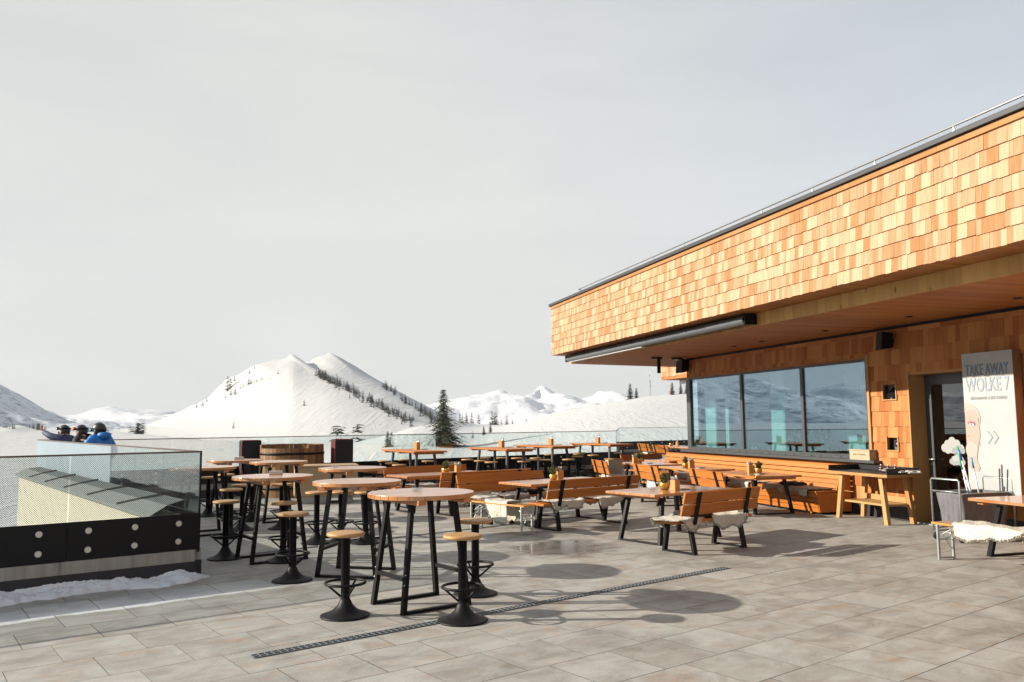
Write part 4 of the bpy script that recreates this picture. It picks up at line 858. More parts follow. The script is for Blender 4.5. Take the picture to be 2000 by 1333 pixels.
for x, y, rz, lab in ((-.925, 8.33, 37, 'nearest round bar table, with a wet glossy plank top, behind the two front right stools'),
        (-1.89, 10.05, -12, 'second round bar table, close behind the nearest one to its left'),
        (-3.24, 11.18, 36, 'round bar table in the left row with a white ashtray on its far edge'),
        (-2.54, 13.1, 35, 'round bar table in front of the plywood crate'),
        (-4.42, 15.6, 36, 'round bar table in front of the wooden barrel counter'),
        (-5.52, 16.4, 38, 'farthest left round bar table in front of the left covered loudspeaker'),
        (-5.15, 13.75, 34, 'leftmost round bar table, partly behind the corner of the near parapet')):
    K_round.put((x, y, 0), R(rz), lab)
for x, y, lab in ((-1.58, 7.86, 'front left bar stool with pale oak seat, nearest to the camera'), (-.468, 7.63, 'front right bar stool standing across the drain grating'), (-.405, 8.80, 'bar stool just behind the front right one, right of the nearest round table'),
        (-3.876, 11.227, 'leftmost near bar stool, its oak seat beside the end of the near parapet'), (-4.524, 13.309, 'bar stool with an orange toned seat, second one back from the parapet corner'), (-4.645, 14.236, 'bar stool crossed by a table leg, third one back from the parapet corner'),
        (-3.029, 10.971, 'bar stool with a tilted looking seat behind the stool in the middle left foreground'), (-2.547, 9.629, 'bar stool in the middle left foreground, base at the frost strip'), (-2.975, 12.589, 'bar stool in front of the concrete block under the plywood crate'),
        (-2.627, 12.694, 'bar stool mostly hidden behind the legs of the second round table'), (-2.227, 12.559, 'bar stool seen between the second and the nearest round tables'), (-6.042, 16.438, 'bar stool under the left edge of the leftmost round table'),
        (-6.0, 17.3, 'bar stool with a pale seat behind the leftmost round table legs'), (-4.9, 15.55, 'bar stool hidden behind the legs of the left row table, its foot ring showing'), (-4.0, 14.35, 'bar stool whose foot ring shows behind the right legs of the left row table')):
    K_stool.put((x, y, 0), rf.uniform(0, 6.28), lab)
# rectangular high tables along the far parapet
HL = 2.3
def z_high():
    r = thing('high_bar_table', (0, 0, 0)); mb = MB(); n = 9; w_ = .9/n       # local x across (.9), y along (HL)
    for i in range(n): mb.b2((-.45+i*w_+.002, -HL/2, 1.062), (-.45+(i+1)*w_-.002, HL/2, 1.10))
    mb.build('tabletop', 'bench', r, bevel=.003)
    for y in (-HL/2+.14, 0, HL/2-.14): mb = MB(); mb.b2((-.40, y-.045, 1.02), (.40, y+.045, 1.061)); mb.build('batten', 'bench', r)
    for sy in (-1, 1):
        for sx in (-1, 1):
            mb = MB(); mb.add(*leg_pts(sx*.33, sy*(HL/2-.22), 0, sx*.24, sy*(HL/2-.34), 1.02, .07, .05)); mb.build('leg', 'anth', r)
        mb = MB(); mb.b2((-.31, sy*(HL/2-.22)-.03, 0), (.31, sy*(HL/2-.22)+.03, .03)); mb.build('foot_bar', 'black', r)
    return r
K_high = Kind(z_high, 'high table', 'rectangular high bar tables along the far parapet')
HA = R(29); ex, ey = np.array((math.cos(HA), math.sin(HA))), np.array((-math.sin(HA), math.cos(HA)))
HT = []
for i, (nx_, ny_) in enumerate(((-2.433, 20.30), (-.17, 21.469), (1.132, 23.643), (2.984, 25.287))):
    c_ = np.array((nx_, ny_))+ex*.45+ey*HL/2; HT.append(c_)
    K_high.put((c_[0], c_[1], 0), HA, ['leftmost', 'second from left', 'third from left', 'rightmost'][i]+' of the four rectangular high tables by the far parapet')
seats = [(-3.586, 22.988), (-3.176, 21.65), (-2.857, 20.744), (-3.126, 23.705), (-2.338, 22.755), (-1.55, 21.781), (-1.45, 20.75), (-1.295, 23.518), (-.89, 22.639), (-.832, 24.465), (-.574, 21.835), (-.376, 24.373), (.12, 24.1), (.9, 22.9),
         (.288, 22.117), (.542, 22.999), (.664, 24.056), (1.181, 26.612), (1.546, 23.0), (1.95, 25.0), (2.122, 26.839), (2.269, 28.0), (2.504, 25.809), (3.5, 27.4), (4.1, 26.9)]
by = {0: [], 1: [], 2: [], 3: []}
for s_ in seats: by[min(range(4), key=lambda k: np.hypot(*(HT[k]-np.array(s_))))].append(s_)
ordn = ['first', 'second', 'third', 'fourth', 'fifth', 'sixth', 'seventh', 'eighth', 'ninth']
for k, l in by.items():
    l.sort(key=lambda p: p[0]/p[1])
    for j, p in enumerate(l):
        K_stool.put((p[0], p[1], 0), rf.uniform(0, 6.28), '%s stool from the left at the %s high table by the far parapet' % (ordn[j], ['leftmost', 'second', 'third', 'rightmost'][k]), group='bar stools at the rectangular high tables')

# dining tables and benches
def make_table(L, S, n=10):
    r = thing('dining_table', (0, 0, 0)); mb = MB(); w_ = S/n
    for i in range(n): mb.b2((-L/2, -S/2+i*w_+.0018, .702), (L/2, -S/2+(i+1)*w_-.0018, .74))
    mb.build('tabletop', 'table', r, bevel=.003)
    for x in (-L/2+.13, 0, L/2-.13): mb = MB(); mb.b2((x-.045, -S/2+.07, .662), (x+.045, S/2-.07, .7015)); mb.build('batten', 'table', r)
    for sx in (-1, 1):
        x0, x1 = sx*(L/2-.20), sx*(L/2-.34)
        for sy in (-1, 1):
            mb = MB(); mb.add(*leg_pts(x0, sy*(S/2-.10), 0, x1, sy*(S/2-.17), .662, .05, .07)); mb.build('leg', 'black', r, bevel=.003)
        mb = MB(); mb.b2((x0-.035, -(S/2-.12), 0), (x0+.035, S/2-.12, .022)); mb.build('foot_bar', 'black', r, bevel=.003)
    return r
TABLE_LABELS = 0
def dining(cx, cy, ang, L, S, lab):
    r = make_table(L, S); r.location = (cx, cy, 0); r.rotation_euler = (0, 0, R(ang)); tag(r, lab, 'table', 'larch dining tables'); return r
def make_bench(L, name='backed_bench'):
    """local: x along, +y towards the table; seat top .45, back behind at -y"""
    r = thing(name, (0, 0, 0)); mb = MB()
    for i in range(3): mb.b2((-L/2, -.21+i*.143, .412), (L/2, -.21+i*.143+.138, .45))
    mb.build('seat', 'bench', r, bevel=.004)
    mb = MB()
    for (z0, z1) in ((.53, .675), (.69, .845)):
        zc = (z0+z1)/2; yy = -.255-(zc-.45)*.28; mb.box((0, yy, zc), (L, .03, z1-z0), (R(15), 0, 0))
    mb.build('backrest', 'bench', r, bevel=.004)
    fx = L/2-.28
    for sx in (-1, 1):
        mb = MB(); mb.add(*leg_pts(sx*fx, -.27, 0, sx*fx, -.19, .412, .045, .07)); mb.build('leg', 'black', r, bevel=.003)
        mb = MB(); mb.add(*leg_pts(sx*fx, .27, 0, sx*fx, .19, .412, .045, .07)); mb.build('leg', 'black', r, bevel=.003)
        mb = MB(); mb.b2((sx*fx-.035, -.25, 0), (sx*fx+.035, .25, .02)); mb.build('foot_bar', 'black', r)
        mb = MB(); mb.box((sx*fx, -.335, .62), (.075, .012, .46), (R(15), 0, 0)); mb.box((sx*fx, -.245, .385), (.075, .03, .06)); mb.build('back_bracket', 'black', r, bevel=.002)
    return r
def bench(cx, cy, ang, L, lab, grp='larch benches with backrests'):
    r = make_bench(L); r.location = (cx, cy, 0); r.rotation_euler = (0, 0, R(ang)); tag(r, lab, 'bench', grp); return r
def loc_of(cx, cy, ang, x, y): a = R(ang); return (cx+x*math.cos(a)-y*math.sin(a), cy+x*math.sin(a)+y*math.cos(a))
G = 37.5
# set nearest to the camera
def tcenter(nx_, ny_, ang, L, S): a = R(ang); return (nx_+L/2*math.cos(a)-S/2*math.sin(a), ny_+L/2*math.sin(a)+S/2*math.cos(a))
c1 = tcenter(2.02, 11.87, 38, 1.75, 1.0); dining(*c1, 38, 1.75, 1.0, 'nearest dining table with reddish planks, a brass bowl plant and cutlery box on it')
b1 = (2.68, 11.72); bench(*b1, G, 1.62, 'nearest backed bench, two white sheepskins and a dark blanket on its seat')
c2 = tcenter(.30, 14.03, G, 2.0, .92); dining(*c2, G, 2.0, .92, 'middle dining table, its pale plank end beside the near folding bench')
b2 = (1.20, 14.42); bench(*b2, G, 2.1, 'long backed bench in the middle, between the near and middle dining tables')
b2f = (.02, 15.45); bench(*b2f, 180+43, 2.2, 'long backed bench turned to the camera behind the middle dining table, black blanket on it')
c3 = tcenter(-2.1, 16.42, G, 2.1, .85); dining(*c3, G, 2.1, .85, 'dining table furthest left, behind the nearest round bar table')
b3 = (-.72, 16.72); bench(*b3, 35, 2.1, 'backed bench seen from behind in front of the furthest left dining table')
b3f = (-1.75, 18.25); bench(*b3f, 180+35, 2.1, 'backed bench on the far side of the furthest left dining table')
c4 = tcenter(4.14, 21.95, G, 2.0, .9); dining(*c4, G, 2.0, .9, 'dining table mostly hidden behind the far end of the slatted wall bench')
b4 = (3.95, 23.75); bench(*b4, 180+G, 1.7, 'shaded bench back standing behind the far end of the slatted wall bench')
# row along the facade
FA = 106.6                                           # facade direction
def along(p, d): return (p[0]-d*math.sin(AZ), p[1]+d*math.cos(AZ))
E_t = []
for i, (x, y) in enumerate(((4.56, 15.6), (3.88, 17.82), (3.17, 20.0))):
    L, S = 1.65, 1.02; cx = x-math.sin(AZ)*L/2+math.cos(AZ)*S/2; cy = y+math.cos(AZ)*L/2+math.sin(AZ)*S/2; E_t.append((cx, cy))
    dining(cx, cy, FA, L, S, ['nearest', 'middle', 'farthest'][i]+' of the three dining tables standing along the slatted wall bench')
E_b = []
for i, (x0, y0, x1, y1) in enumerate(((4.0, 15.35, 3.45, 16.65), (3.20, 17.35, 2.60, 18.75), (2.40, 19.85, 1.90, 20.95))):
    cx, cy = (x0+x1)/2, (y0+y1)/2; a = FA-5; L = [1.5, 1.5, 1.2][i]; cx += .33*math.cos(R(a-90)); cy += .33*math.sin(R(a-90)); E_b.append((cx, cy, a-180))
    bench(cx, cy, a-180, L, ['nearest', 'middle', 'farthest'][i]+' of the three sunlit orange benches whose backs face left, opposite the wall bench')
# far group near the rear parapet
dining(6.9, 35.6, FA, 2.0, 1.0, 'far dining table near the rear parapet with two caddies on it')
for i, (x, y, L) in enumerate(((5.95, 35.6, 1.35), (6.25, 33.3, 1.6))):
    bench(x, y, FA-184, L, ['far sunlit bench in front of the bolted rear parapet', 'far sunlit bench just left of the window post'][i])
dining(7.2, 33.4, FA, 1.8, .95, 'far dining table whose end shows behind the window post')

# --- slatted bench along the wall under the window (building coordinates)
wbn = thing('slatted_wall_bench', tuple(W0), AZ, 'long orange slatted bench built along the wall under the window band', 'bench')
Y0, Y1 = 1.62, 8.85
mb = MB()
for k in range(5):
    z0 = .47+k*.089; x0 = -.36+k*.03; 
    for (ya, yb) in ((Y0, 4.6), (4.603, 7.3), (7.303, Y1)): mb.box((x0, (ya+yb)/2, z0+.041), (.022, yb-ya, .079), (0, R(18), 0))
mb.build('backrest', 'wallbench', wbn, bevel=.002)
mb = MB(); mb.b2((-.24, Y0, .905), (-.05, Y1, .935)); mb.build('back_cap', 'wallbench', wbn, bevel=.003)
mb = MB()
for k in range(3): mb.b2((-.84+k*.155, Y0, .405), (-.84+k*.155+.15, Y1, .44))
mb.build('seat', 'wallbench', wbn, bevel=.003)
mb = MB()
for k in range(4):
    z0 = .045+k*.09; xx = -.775-(k)*.016
    for (ya, yb) in ((Y0, 4.6), (4.603, 7.3), (7.303, Y1)): mb.box((xx, (ya+yb)/2, z0+.042), (.02, yb-ya, .082), (0, R(-10), 0))
mb.build('front_slats', 'wallbench', wbn, bevel=.002)
mb = MB(); mb.prism([(-.765, .045), (-.835, .404), (-.06, .404), (-.06, .045)], Y0-.02, Y0-.001, axis='y'); mb.prism([(-.39, .4405), (-.235, .904), (-.06, .904), (-.06, .4405)], Y0-.02, Y0-.001, axis='y'); mb.build('end_panel', 'wallbench', wbn, fixn=True); mb = MB(); mb.prism([(-.765, .045), (-.835, .404), (-.06, .404), (-.06, .045)], Y1+.001, Y1+.02, axis='y'); mb.build('end_panel', 'wallbench', wbn, fixn=True)
mb = MB(); mb.b2((-.72, Y0, 0), (-.1, Y1, .044)); mb.build('plinth', 'black', wbn)
for y in (Y0+.25, 4.6, 7.3):
    mb = MB(); mb.b2((-.755, y, 0), (-.722, y+.06, .05)); mb.build('foot', 'wallbench', wbn)

# --- sheepskins: soft draped hides with a tufted fleece
def z_skin(seed, L=.62, W=.95, half=.215, curl=0, tufts=1500, mat='fleece', droop=1.0, th=.022):
    rr = random.Random(seed); nu, nv = 44, 56; ph = [rr.random()*6.28 for _ in range(8)]
    def edge(a): return 1+.10*math.sin(2*a+ph[0])+.09*math.sin(3*a+ph[1])+.06*math.sin(5*a+ph[2])+.035*math.sin(9*a+ph[3])+.02*math.sin(17*a+ph[4])
    def pos(u, v, lift=0):
        x = u; ay = abs(v); s = 1 if v > 0 else -1; rb = .035
        if ay <= half: y, z, n = v, 0, (0, 0, 1)
        elif ay <= half+rb*1.57: t_ = (ay-half)/rb; y = s*(half+rb*math.sin(t_)); z = -rb*(1-math.cos(t_)); n = (0, s*math.sin(t_), math.cos(t_))
        else: d = ay-half-rb*1.57; y = s*(half+rb+.02*math.sin(u*14+ph[5])*min(1, d*8)+d*.10); z = -rb-d*droop; n = (0, s, .1)
        z += .010*math.sin(u*9+ph[6])*math.sin(v*8+ph[7])+.006*math.sin(u*23+ph[2])*math.cos(v*19)+curl*max(0, abs(u)/(L/2)-.62)**2*.8
        return Vector((x, y, z+th))+Vector(n)*lift, Vector(n)
    r = thing('sheepskin', (0, 0, 0)); mb = MB(); vs = []; keep = {}
    for i in range(nu+1):
        for j in range(nv+1):
            a, b_ = -1+2*i/nu, -1+2*j/nv; q = math.hypot(a, b_) if max(abs(a), abs(b_)) > 0 else 0
            m_ = max(abs(a), abs(b_)); k = (m_/q if q > 1e-6 else 1); ca, cb = a*k, b_*k; k2 = edge(math.atan2(cb, ca))
            # superellipse blend for a boxier hide
            f_ = .55; xx = (ca*(1-f_)+a*f_)*k2*L/2; yy = (cb*(1-f_)+b_*f_)*k2*W/2; p, n = pos(xx, yy); vs.append(p)
    fs = [(i*(nv+1)+j, (i+1)*(nv+1)+j, (i+1)*(nv+1)+j+1, i*(nv+1)+j+1) for i in range(nu) for j in range(nv)]
    mb.add(vs, fs, .5, True); o = mb.build('hide', mat, r); so = o.modifiers.new('solid', 'SOLIDIFY'); so.thickness = .012; so.offset = 1
    if mat == 'fleece' and tufts:
        t_ = MB()
        for _ in range(tufts):
            a, b_ = rr.uniform(-1, 1), rr.uniform(-1, 1); 
            if rr.random() < .94: 
                if rr.random() < .5: a = math.copysign(1, a)*rr.uniform(.93, 1)
                else: b_ = math.copysign(1, b_)*rr.uniform(.93, 1)
            q = math.hypot(a, b_); m_ = max(abs(a), abs(b_)); k = m_/max(q, 1e-6); ca, cb = a*k, b_*k; k2 = edge(math.atan2(cb, ca)); f_ = .55
            xx = (ca*(1-f_)+a*f_)*k2*L/2; yy = (cb*(1-f_)+b_*f_)*k2*W/2; p, n = pos(xx, yy, .004)
            out = Vector((a, b_, 0))*.3 if m_ > .9 else Vector((0, 0, 0)); d = (n*.45+Vector((rr.uniform(-.9, .9), rr.uniform(-.9, .9), rr.uniform(-.5, .1)))+out*4).normalized()
            ln = rr.uniform(.012, .030); sd = d.cross(Vector((rr.uniform(-1, 1), rr.uniform(-1, 1), rr.uniform(-1, 1)))).normalized()*rr.uniform(.005, .010)
            tip = p+d*ln+Vector((0, 0, -.008)); mid = p+d*ln*.6; t_.add([p-sd, p+sd, mid+sd*.8, tip, mid-sd*.8], [(0, 1, 2, 3, 4)], .5, True)
        t_.build('fleece', 'fleece', r)
    return r
SK = [Kind(lambda s=s: z_skin(*s), 'sheepskin', 'cream sheepskins on the benches') for s in ((1, .70, .76, .205, .0), (2, .72, .74, .205, .10), (3, .66, .80, .205, .04, 1500))]
WD = Kind(lambda: z_skin(4, .75, .78, .24, .02, 900), 'sheepskin', 'cream sheepskins on the wall bench')
def skin_on(k, cx, cy, ang, x, y, lab, z=.452, rz=0, s=None):
    p = loc_of(cx, cy, ang, x, y); k.put((p[0], p[1], z), R(ang)+rz, lab, s)
skin_on(SK[0], *b1, G, -.58, -.02, 'shaggy white sheepskin hanging off the left end of the nearest backed bench', rz=.25)
skin_on(SK[1], *b1, G, .30, -.04, 'white sheepskin with a turned up corner on the right half of the nearest backed bench', rz=-.2)
skin_on(SK[2], *b2, G, -.55, -.03, 'white sheepskin on the left half of the long middle bench')
skin_on(SK[0], *b2, G, .45, -.03, 'curly sheepskin with its hide showing on the right half of the long middle bench', rz=3.3)
skin_on(SK[1], *b2f, 223, .2, .05, 'wavy edged sheepskin on the bench that faces the camera', rz=.1)
skin_on(SK[0], *b2f, 223, .85, .02, 'sheepskin on the left end of the bench that faces the camera', rz=.3)
skin_on(SK[2], *b2f, 223, -.72, .02, 'yellowish sheepskin on the right end of the bench that faces the camera')
skin_on(SK[0], *b3, 35, -.85, 0, 'sheepskin with a raised tuft on the bench behind the nearest round table')
skin_on(SK[1], *b3, 35, -.1, 0, 'sheepskin on the middle of the bench in front of the furthest left dining table')
skin_on(SK[2], *b3f, 215, .4, .03, 'sheepskin on the far side bench of the furthest left dining table')
for i, (cx, cy, a) in enumerate(E_b): skin_on(SK[i], cx, cy, a, .1, .02, 'sheepskin on the seat of the %s sunlit orange bench' % ['nearest', 'middle', 'farthest'][i])
skin_on(SK[1], 5.95, 35.6, FA-184, 0, 0, 'sheepskin on the far sunlit bench before the rear parapet')
def wbp(y, x): p = on_wall(y, 0, x); return p
for i, (y, lab, sc_) in enumerate(((2.15, 'sheepskin drooping over the near end of the slatted wall bench', 1.0), (2.95, 'sheepskin beside the dark blanket on the slatted wall bench', .95), (4.2, 'white sheepskin on the wall bench behind the legs of the nearest wall side table', 1.0), (5.1, 'folded edge sheepskin on the wall bench left of the nearest wall side table', 1.0), (6.6, 'sheepskin on the wall bench behind the middle wall side table', 1.0))):
    p = wbp(y, -.60); WD.put((p[0], p[1], .442), AZ+math.pi/2+rf.uniform(-.2, .2), lab, sc_)
# dark blankets
def z_blanket(seed=9):
    rr = random.Random(seed); r = thing('folded_blanket', (0, 0, 0)); mb = MB()
    for l in range(2):
        vs = []; nu, nv = 20, 14
        for i in range(nu+1):
            for j in range(nv+1):
                a, b_ = i/nu*2-1, j/nv*2-1; e = (1-abs(a)**6)*(1-abs(b_)**6); vs.append((a*.25*(1-.1*l)+.01*math.sin(b_*5+l), b_*.17+.01*math.sin(a*7), .028*(l)+.030*e**.3+.012*math.sin(a*5+l*2)*math.cos(b_*4)))
        mb.add(vs, [(i*(nv+1)+j, (i+1)*(nv+1)+j, (i+1)*(nv+1)+j+1, i*(nv+1)+j+1) for i in range(nu) for j in range(nv)], .5, True)
    o = mb.build('cloth', 'blanket', r); s = o.modifiers.new('s', 'SOLIDIFY'); s.thickness = .015; return r
KB = Kind(z_blanket, 'blanket', 'dark folded blankets')
def blanket(p, z, rz, lab): KB.put((p[0], p[1], z), rz, lab)
blanket(loc_of(*b1, G, -.28, -.03), .492, R(G), 'dark blanket folded between the two sheepskins on the nearest bench')
blanket(loc_of(*b2f, 223, -.35, .05), .495, R(40), 'black blanket lying on the bench that faces the camera')
p = wbp(2.75, -.55); blanket(p, .49, AZ+1.5, 'dark blanket on the slatted wall bench under the nearest wall side table')

# --- folding beer benches
def z_beer(L):
    r = thing('folding_bench', (0, 0, 0)); mb = MB(); mb.b2((-L/2, -.14, .445), (L/2, .14, .472)); mb.build('board', plain('varnished_bench_board', (.52, .24, .06), .25, coat=.6, var=.2, vscale=4), r, bevel=.004)
    for sx in (-1, 1):
        x = sx*(L/2-.08); xt = x
        for sy in (-1, 1):
            mb = MB(); mb.b2((x-.012, sy*.115-.016, .0), (x+.012, sy*.115+.016, .442)); mb.build('leg', 'galv', r, bevel=.003)
        mb = MB(); mb.b2((x-.01, -.10, .015), (x+.01, .10, .035)); mb.b2((x-.01, -.10, .40), (x+.01, .10, .42)); mb.tube([(x, -.1, .25), (x, .1, .25)], .006, 6)
        mb.tube([(x-sx*.01, 0, .26), (x-sx*.28, 0, .44)], .008, 6); mb.tube([(x-sx*.0, -.09, .13), (x, .0, .255), (x-sx*.02, .09, .36)], .006, 6); mb.build('brace', 'galv', r)
    return r
bb = (-.21, 13.78); o = z_beer(1.42); o.location = (bb[0], bb[1], 0); o.rotation_euler = (0, 0, R(-48)); tag(o, 'short varnished folding bench with galvanised legs in front of the middle dining table', 'bench')
S3 = Kind(lambda: z_skin(12, .52, 1.0, .14, .02, 1500, 'fleece', 1.0), 'sheepskin', 'cream sheepskins on the folding benches')
p = loc_of(*bb, -48, .02, .05); S3.put((p[0], p[1], .474), R(-48), 'pale sheepskin folded over the short folding bench in the middle')
# white strap rods hanging from the hides
def stick(a, b_, lab):
    mb = MB(); mb.beam(a, b_, .028, .01); o = mb.build('white_strap', 'white', bevel=.003); tag(o, lab, 'strap'); return o
q0 = loc_of(*bb, -48, -.55, -.10); q1 = loc_of(*bb, -48, -.38, -.05); stick((q0[0], q0[1], .32), (q1[0], q1[1], .46), 'white strap sticking out under the short folding bench in the middle')
bf = along((5.50, 10.72), -1.0); o = z_beer(2.1); o.location = (bf[0]+.02, bf[1], 0); o.rotation_euler = (0, 0, R(FA)); tag(o, 'folding bench at the right edge under the fluffy white sheepskin', 'bench')
def z_big(): return z_skin(21, .95, .72, .14, .04, 3000, 'fleece', .9, .03)
BG = Kind(z_big, 'sheepskin', 'cream sheepskins on the folding benches')
p = along((5.52, 10.70), -.83); BG.put((p[0], p[1], .476), R(FA)+.1, 'big fluffy cream sheepskin spread over the folding bench at the right edge')
p = along((5.54, 10.70), -1.75); BG.put((p[0], p[1], .48), R(FA)-.15, 'second cream sheepskin on the folding bench, cut off by the right edge')
q0 = along((5.37, 10.66), -.12); stick((q0[0], q0[1]-.02, .34), (q0[0]+.13, q0[1]-.16, .46), 'white strap sticking out under the fluffy sheepskin at the right')
# table at the right edge
hx, hy = 6.04, 11.05; L, S = 2.2, 1.0; cx = hx+math.sin(AZ)*L/2+math.cos(AZ)*S/2; cy = hy-math.cos(AZ)*L/2+math.sin(AZ)*S/2
dining(cx, cy, FA, L, S, 'dining table cut off by the right edge of the picture')

# --- plants, caddies, ashtrays, candles, papers on the tables
def z_pot(seed):
    rr = random.Random(seed); r = thing('potted_plant', (0, 0, 0)); mb = MB(); mb.lathe([(0, .0), (.042, .0), (.058, .02), (.066, .05), (.066, .082), (.062, .086), (.058, .082), (.056, .05), (.0, .05)], 28); mb.build('bowl', 'gold', r)
    mb = MB(); mb.lathe([(0, .072), (.058, .070)], 16); mb.build('soil', 'bark', r)
    st = MB(); lf = MB(); H_ = rr.uniform(.11, .15)
    for k in range(26):
        a = rr.random()*6.28; sp_ = rr.uniform(0, .085) if k > 3 else .01; h = H_*(1-sp_*3.5)*rr.uniform(.75, 1.15); b0 = Vector((.3*sp_*math.cos(a), .3*sp_*math.sin(a), .07)); tip = Vector((sp_*math.cos(a), sp_*math.sin(a), .07+h)); st.tube([b0, (b0+tip)/2+Vector((0, 0, .01)), tip], .0018, 4)
        for q in range(20):
            t_ = rr.uniform(.2, 1.05); c_ = b0.lerp(tip, t_); d = Vector((rr.uniform(-1, 1), rr.uniform(-1, 1), rr.uniform(-.2, 1))).normalized(); s_ = d.cross(Vector((rr.random(), rr.random(), rr.random()))).normalized(); ln = rr.uniform(.014, .032)
            lf.add([c_, c_+d*ln*.5+s_*.007, c_+d*ln, c_+d*ln*.5-s_*.007], [(0, 1, 2, 3)], rr.random())
    st.build('stems', 'leaf2', r); lf.build('foliage', 'leaf', r); return r
def z_caddy(seed, nap=True):
    rr = random.Random(seed); r = thing('cutlery_caddy', (0, 0, 0)); mb = MB(); w_, d, h = .10, .075, .13; t_ = .008
    mb.b2((-w_/2, -d/2, 0), (w_/2, -d/2+t_, h)); mb.b2((-w_/2, d/2-t_, 0), (w_/2, d/2, h)); mb.b2((-w_/2, -d/2+t_, 0), (-w_/2+t_, d/2-t_, h)); mb.b2((w_/2-t_, -d/2+t_, 0), (w_/2, d/2-t_, h)); mb.b2((-w_/2+t_, -d/2+t_, 0), (w_/2-t_, d/2-t_, .006)); mb.build('box', 'kraft', r, bevel=.0015)
    mb = MB()
    for k in range(5): x = rr.uniform(.0, .035); y = rr.uniform(-.02, .02); mb.tube([(x, y, .05), (x+rr.uniform(-.01, .02), y+rr.uniform(-.01, .01), .165+rr.uniform(0, .02))], .005, 6)
    mb.build('cutlery', 'steel', r)
    if nap:
        mb = MB()
        for k in range(9):
            a = rr.random()*6.28; c_ = Vector((-.025, 0, .10)); d = Vector((math.cos(a)*.55, math.sin(a)*.4, 1)).normalized(); s_ = Vector((-math.sin(a), math.cos(a), 0)); l = rr.uniform(.07, .12)
            mb.add([c_-s_*.012, c_+s_*.012, c_+d*l*.6+s_*.028, c_+d*l+Vector((0, 0, rr.uniform(-.01, .01))), c_+d*l*.6-s_*.028], [(0, 1, 2, 3, 4)], .5, True)
        mb.build('napkins', 'paper', r)
    return r
KP = [Kind(lambda s=s: z_pot(s), 'plant', 'heather plants in brass bowls') for s in (1, 2, 3)]
KC = [Kind(lambda s=s: z_caddy(s), 'caddy', 'wooden cutlery and napkin caddies') for s in (1, 2)]
KCn = Kind(lambda: z_caddy(5, False), 'caddy', 'wooden cutlery and napkin caddies')
for i, (x, y, s_, lab) in enumerate(((2.33, 12.78, 1.25, 'brass bowl with a small conifer plant on the nearest dining table'), (.735, 15.12, 1.15, 'brass bowl plant on the middle dining table'), (-1.42, 17.35, 1.25, 'low wide plant in a brass bowl on the furthest left dining table'),
        (4.90, 16.55, 1.2, 'brass bowl plant on the nearest of the wall side tables'), (3.93, 18.85, 1.1, 'brass bowl plant on the middle wall side table'), (3.2, 21.0, 1.3, 'brass bowl plant on the farthest wall side table'), (6.8, 35.5, 1.3, 'small potted plant on the far dining table near the rear parapet'))):
    KP[i % 3].put((x, y, .741), rf.uniform(0, 6), lab, s_)
for i, (x, y, lab) in enumerate(((2.46, 12.62, 'cutlery caddy with spoons and a white napkin on the nearest dining table'), (.86, 15.32, 'napkin caddy on the middle dining table'), (-1.17, 17.55, 'napkin caddy on the furthest left dining table'),
        (4.76, 16.58, 'cutlery caddy left of the plant on the nearest wall side table'), (4.02, 18.66, 'caddy with big white napkins on the middle wall side table'), (3.07, 20.8, 'caddy with a napkin left of the plant on the farthest wall side table'), (7.15, 35.9, 'napkin caddy on the far dining table near the rear parapet'))):
    KC[i % 2].put((x, y, .741), R(30)+rf.uniform(-.4, .4), lab, 1.2)
for i, (x, y, n_) in enumerate(((-2.55, 21.9, 'leftmost'), (-.32, 23.2, 'second'), (1.16, 25.2, 'third'), (2.77, 26.9, 'rightmost'))):
    KCn.put((x, y, 1.101), R(60), 'small wooden caddy standing on the %s rectangular high table' % n_, 1.5)
def z_ash():
    r = thing('glass_ashtray', (0, 0, 0)); mb = MB(); mb.lathe([(0, .004), (.055, .004), (.062, .03), (.052, .03), (.046, .012), (0, .012)], 24); mb.build('dish', 'ashglass', r); mb = MB(); mb.tube([(-.02, 0, .016), (.02, .01, .018)], .004, 6); mb.build('cigarette_end', 'paper', r); return r
KA = Kind(z_ash, 'ashtray', 'glass ashtrays')
for x, y, z, lab in ((-.98, 8.45, 1.101, 'clear glass ashtray in the middle of the nearest round table'), (2.14, 12.70, .741, 'glass ashtray beside the plant on the nearest dining table'), (-2.86, 13.3, 1.101, 'glass ashtray on the round table in front of the plywood crate'), (-5.3, 13.9, 1.101, 'glass ashtray on the leftmost round table')): KA.put((x, y, z), 0, lab)
def z_holder():
    r = thing('card_holder', (0, 0, 0)); mb = MB(); mb.b2((-.09, -.035, 0), (.09, .035, .022)); mb.b2((-.085, -.03, .022), (.085, .03, .048)); mb.build('stack', 'white', r, bevel=.004); return r
KH = Kind(z_holder, 'tray', 'white ashtrays on the round tables')
KH.put((-3.28, 11.45, 1.101), R(8), 'white square ashtray on the left row round table'); KH.put((-5.5, 16.6, 1.101), R(8), 'white square ashtray on the farthest left round table'); 
def z_paper():
    r = thing('menu_sheet', (0, 0, 0)); mb = MB(); mb.b2((-.11, -.06, 0), (.11, .06, .004)); mb.build('sheet', 'paper', r); mb = MB(); mb.b2((-.05, -.05, .0045), (.09, .05, .012)); mb.build('folder', 'anth', r); return r
KM = Kind(z_paper, 'menu', 'menus lying on the tables')
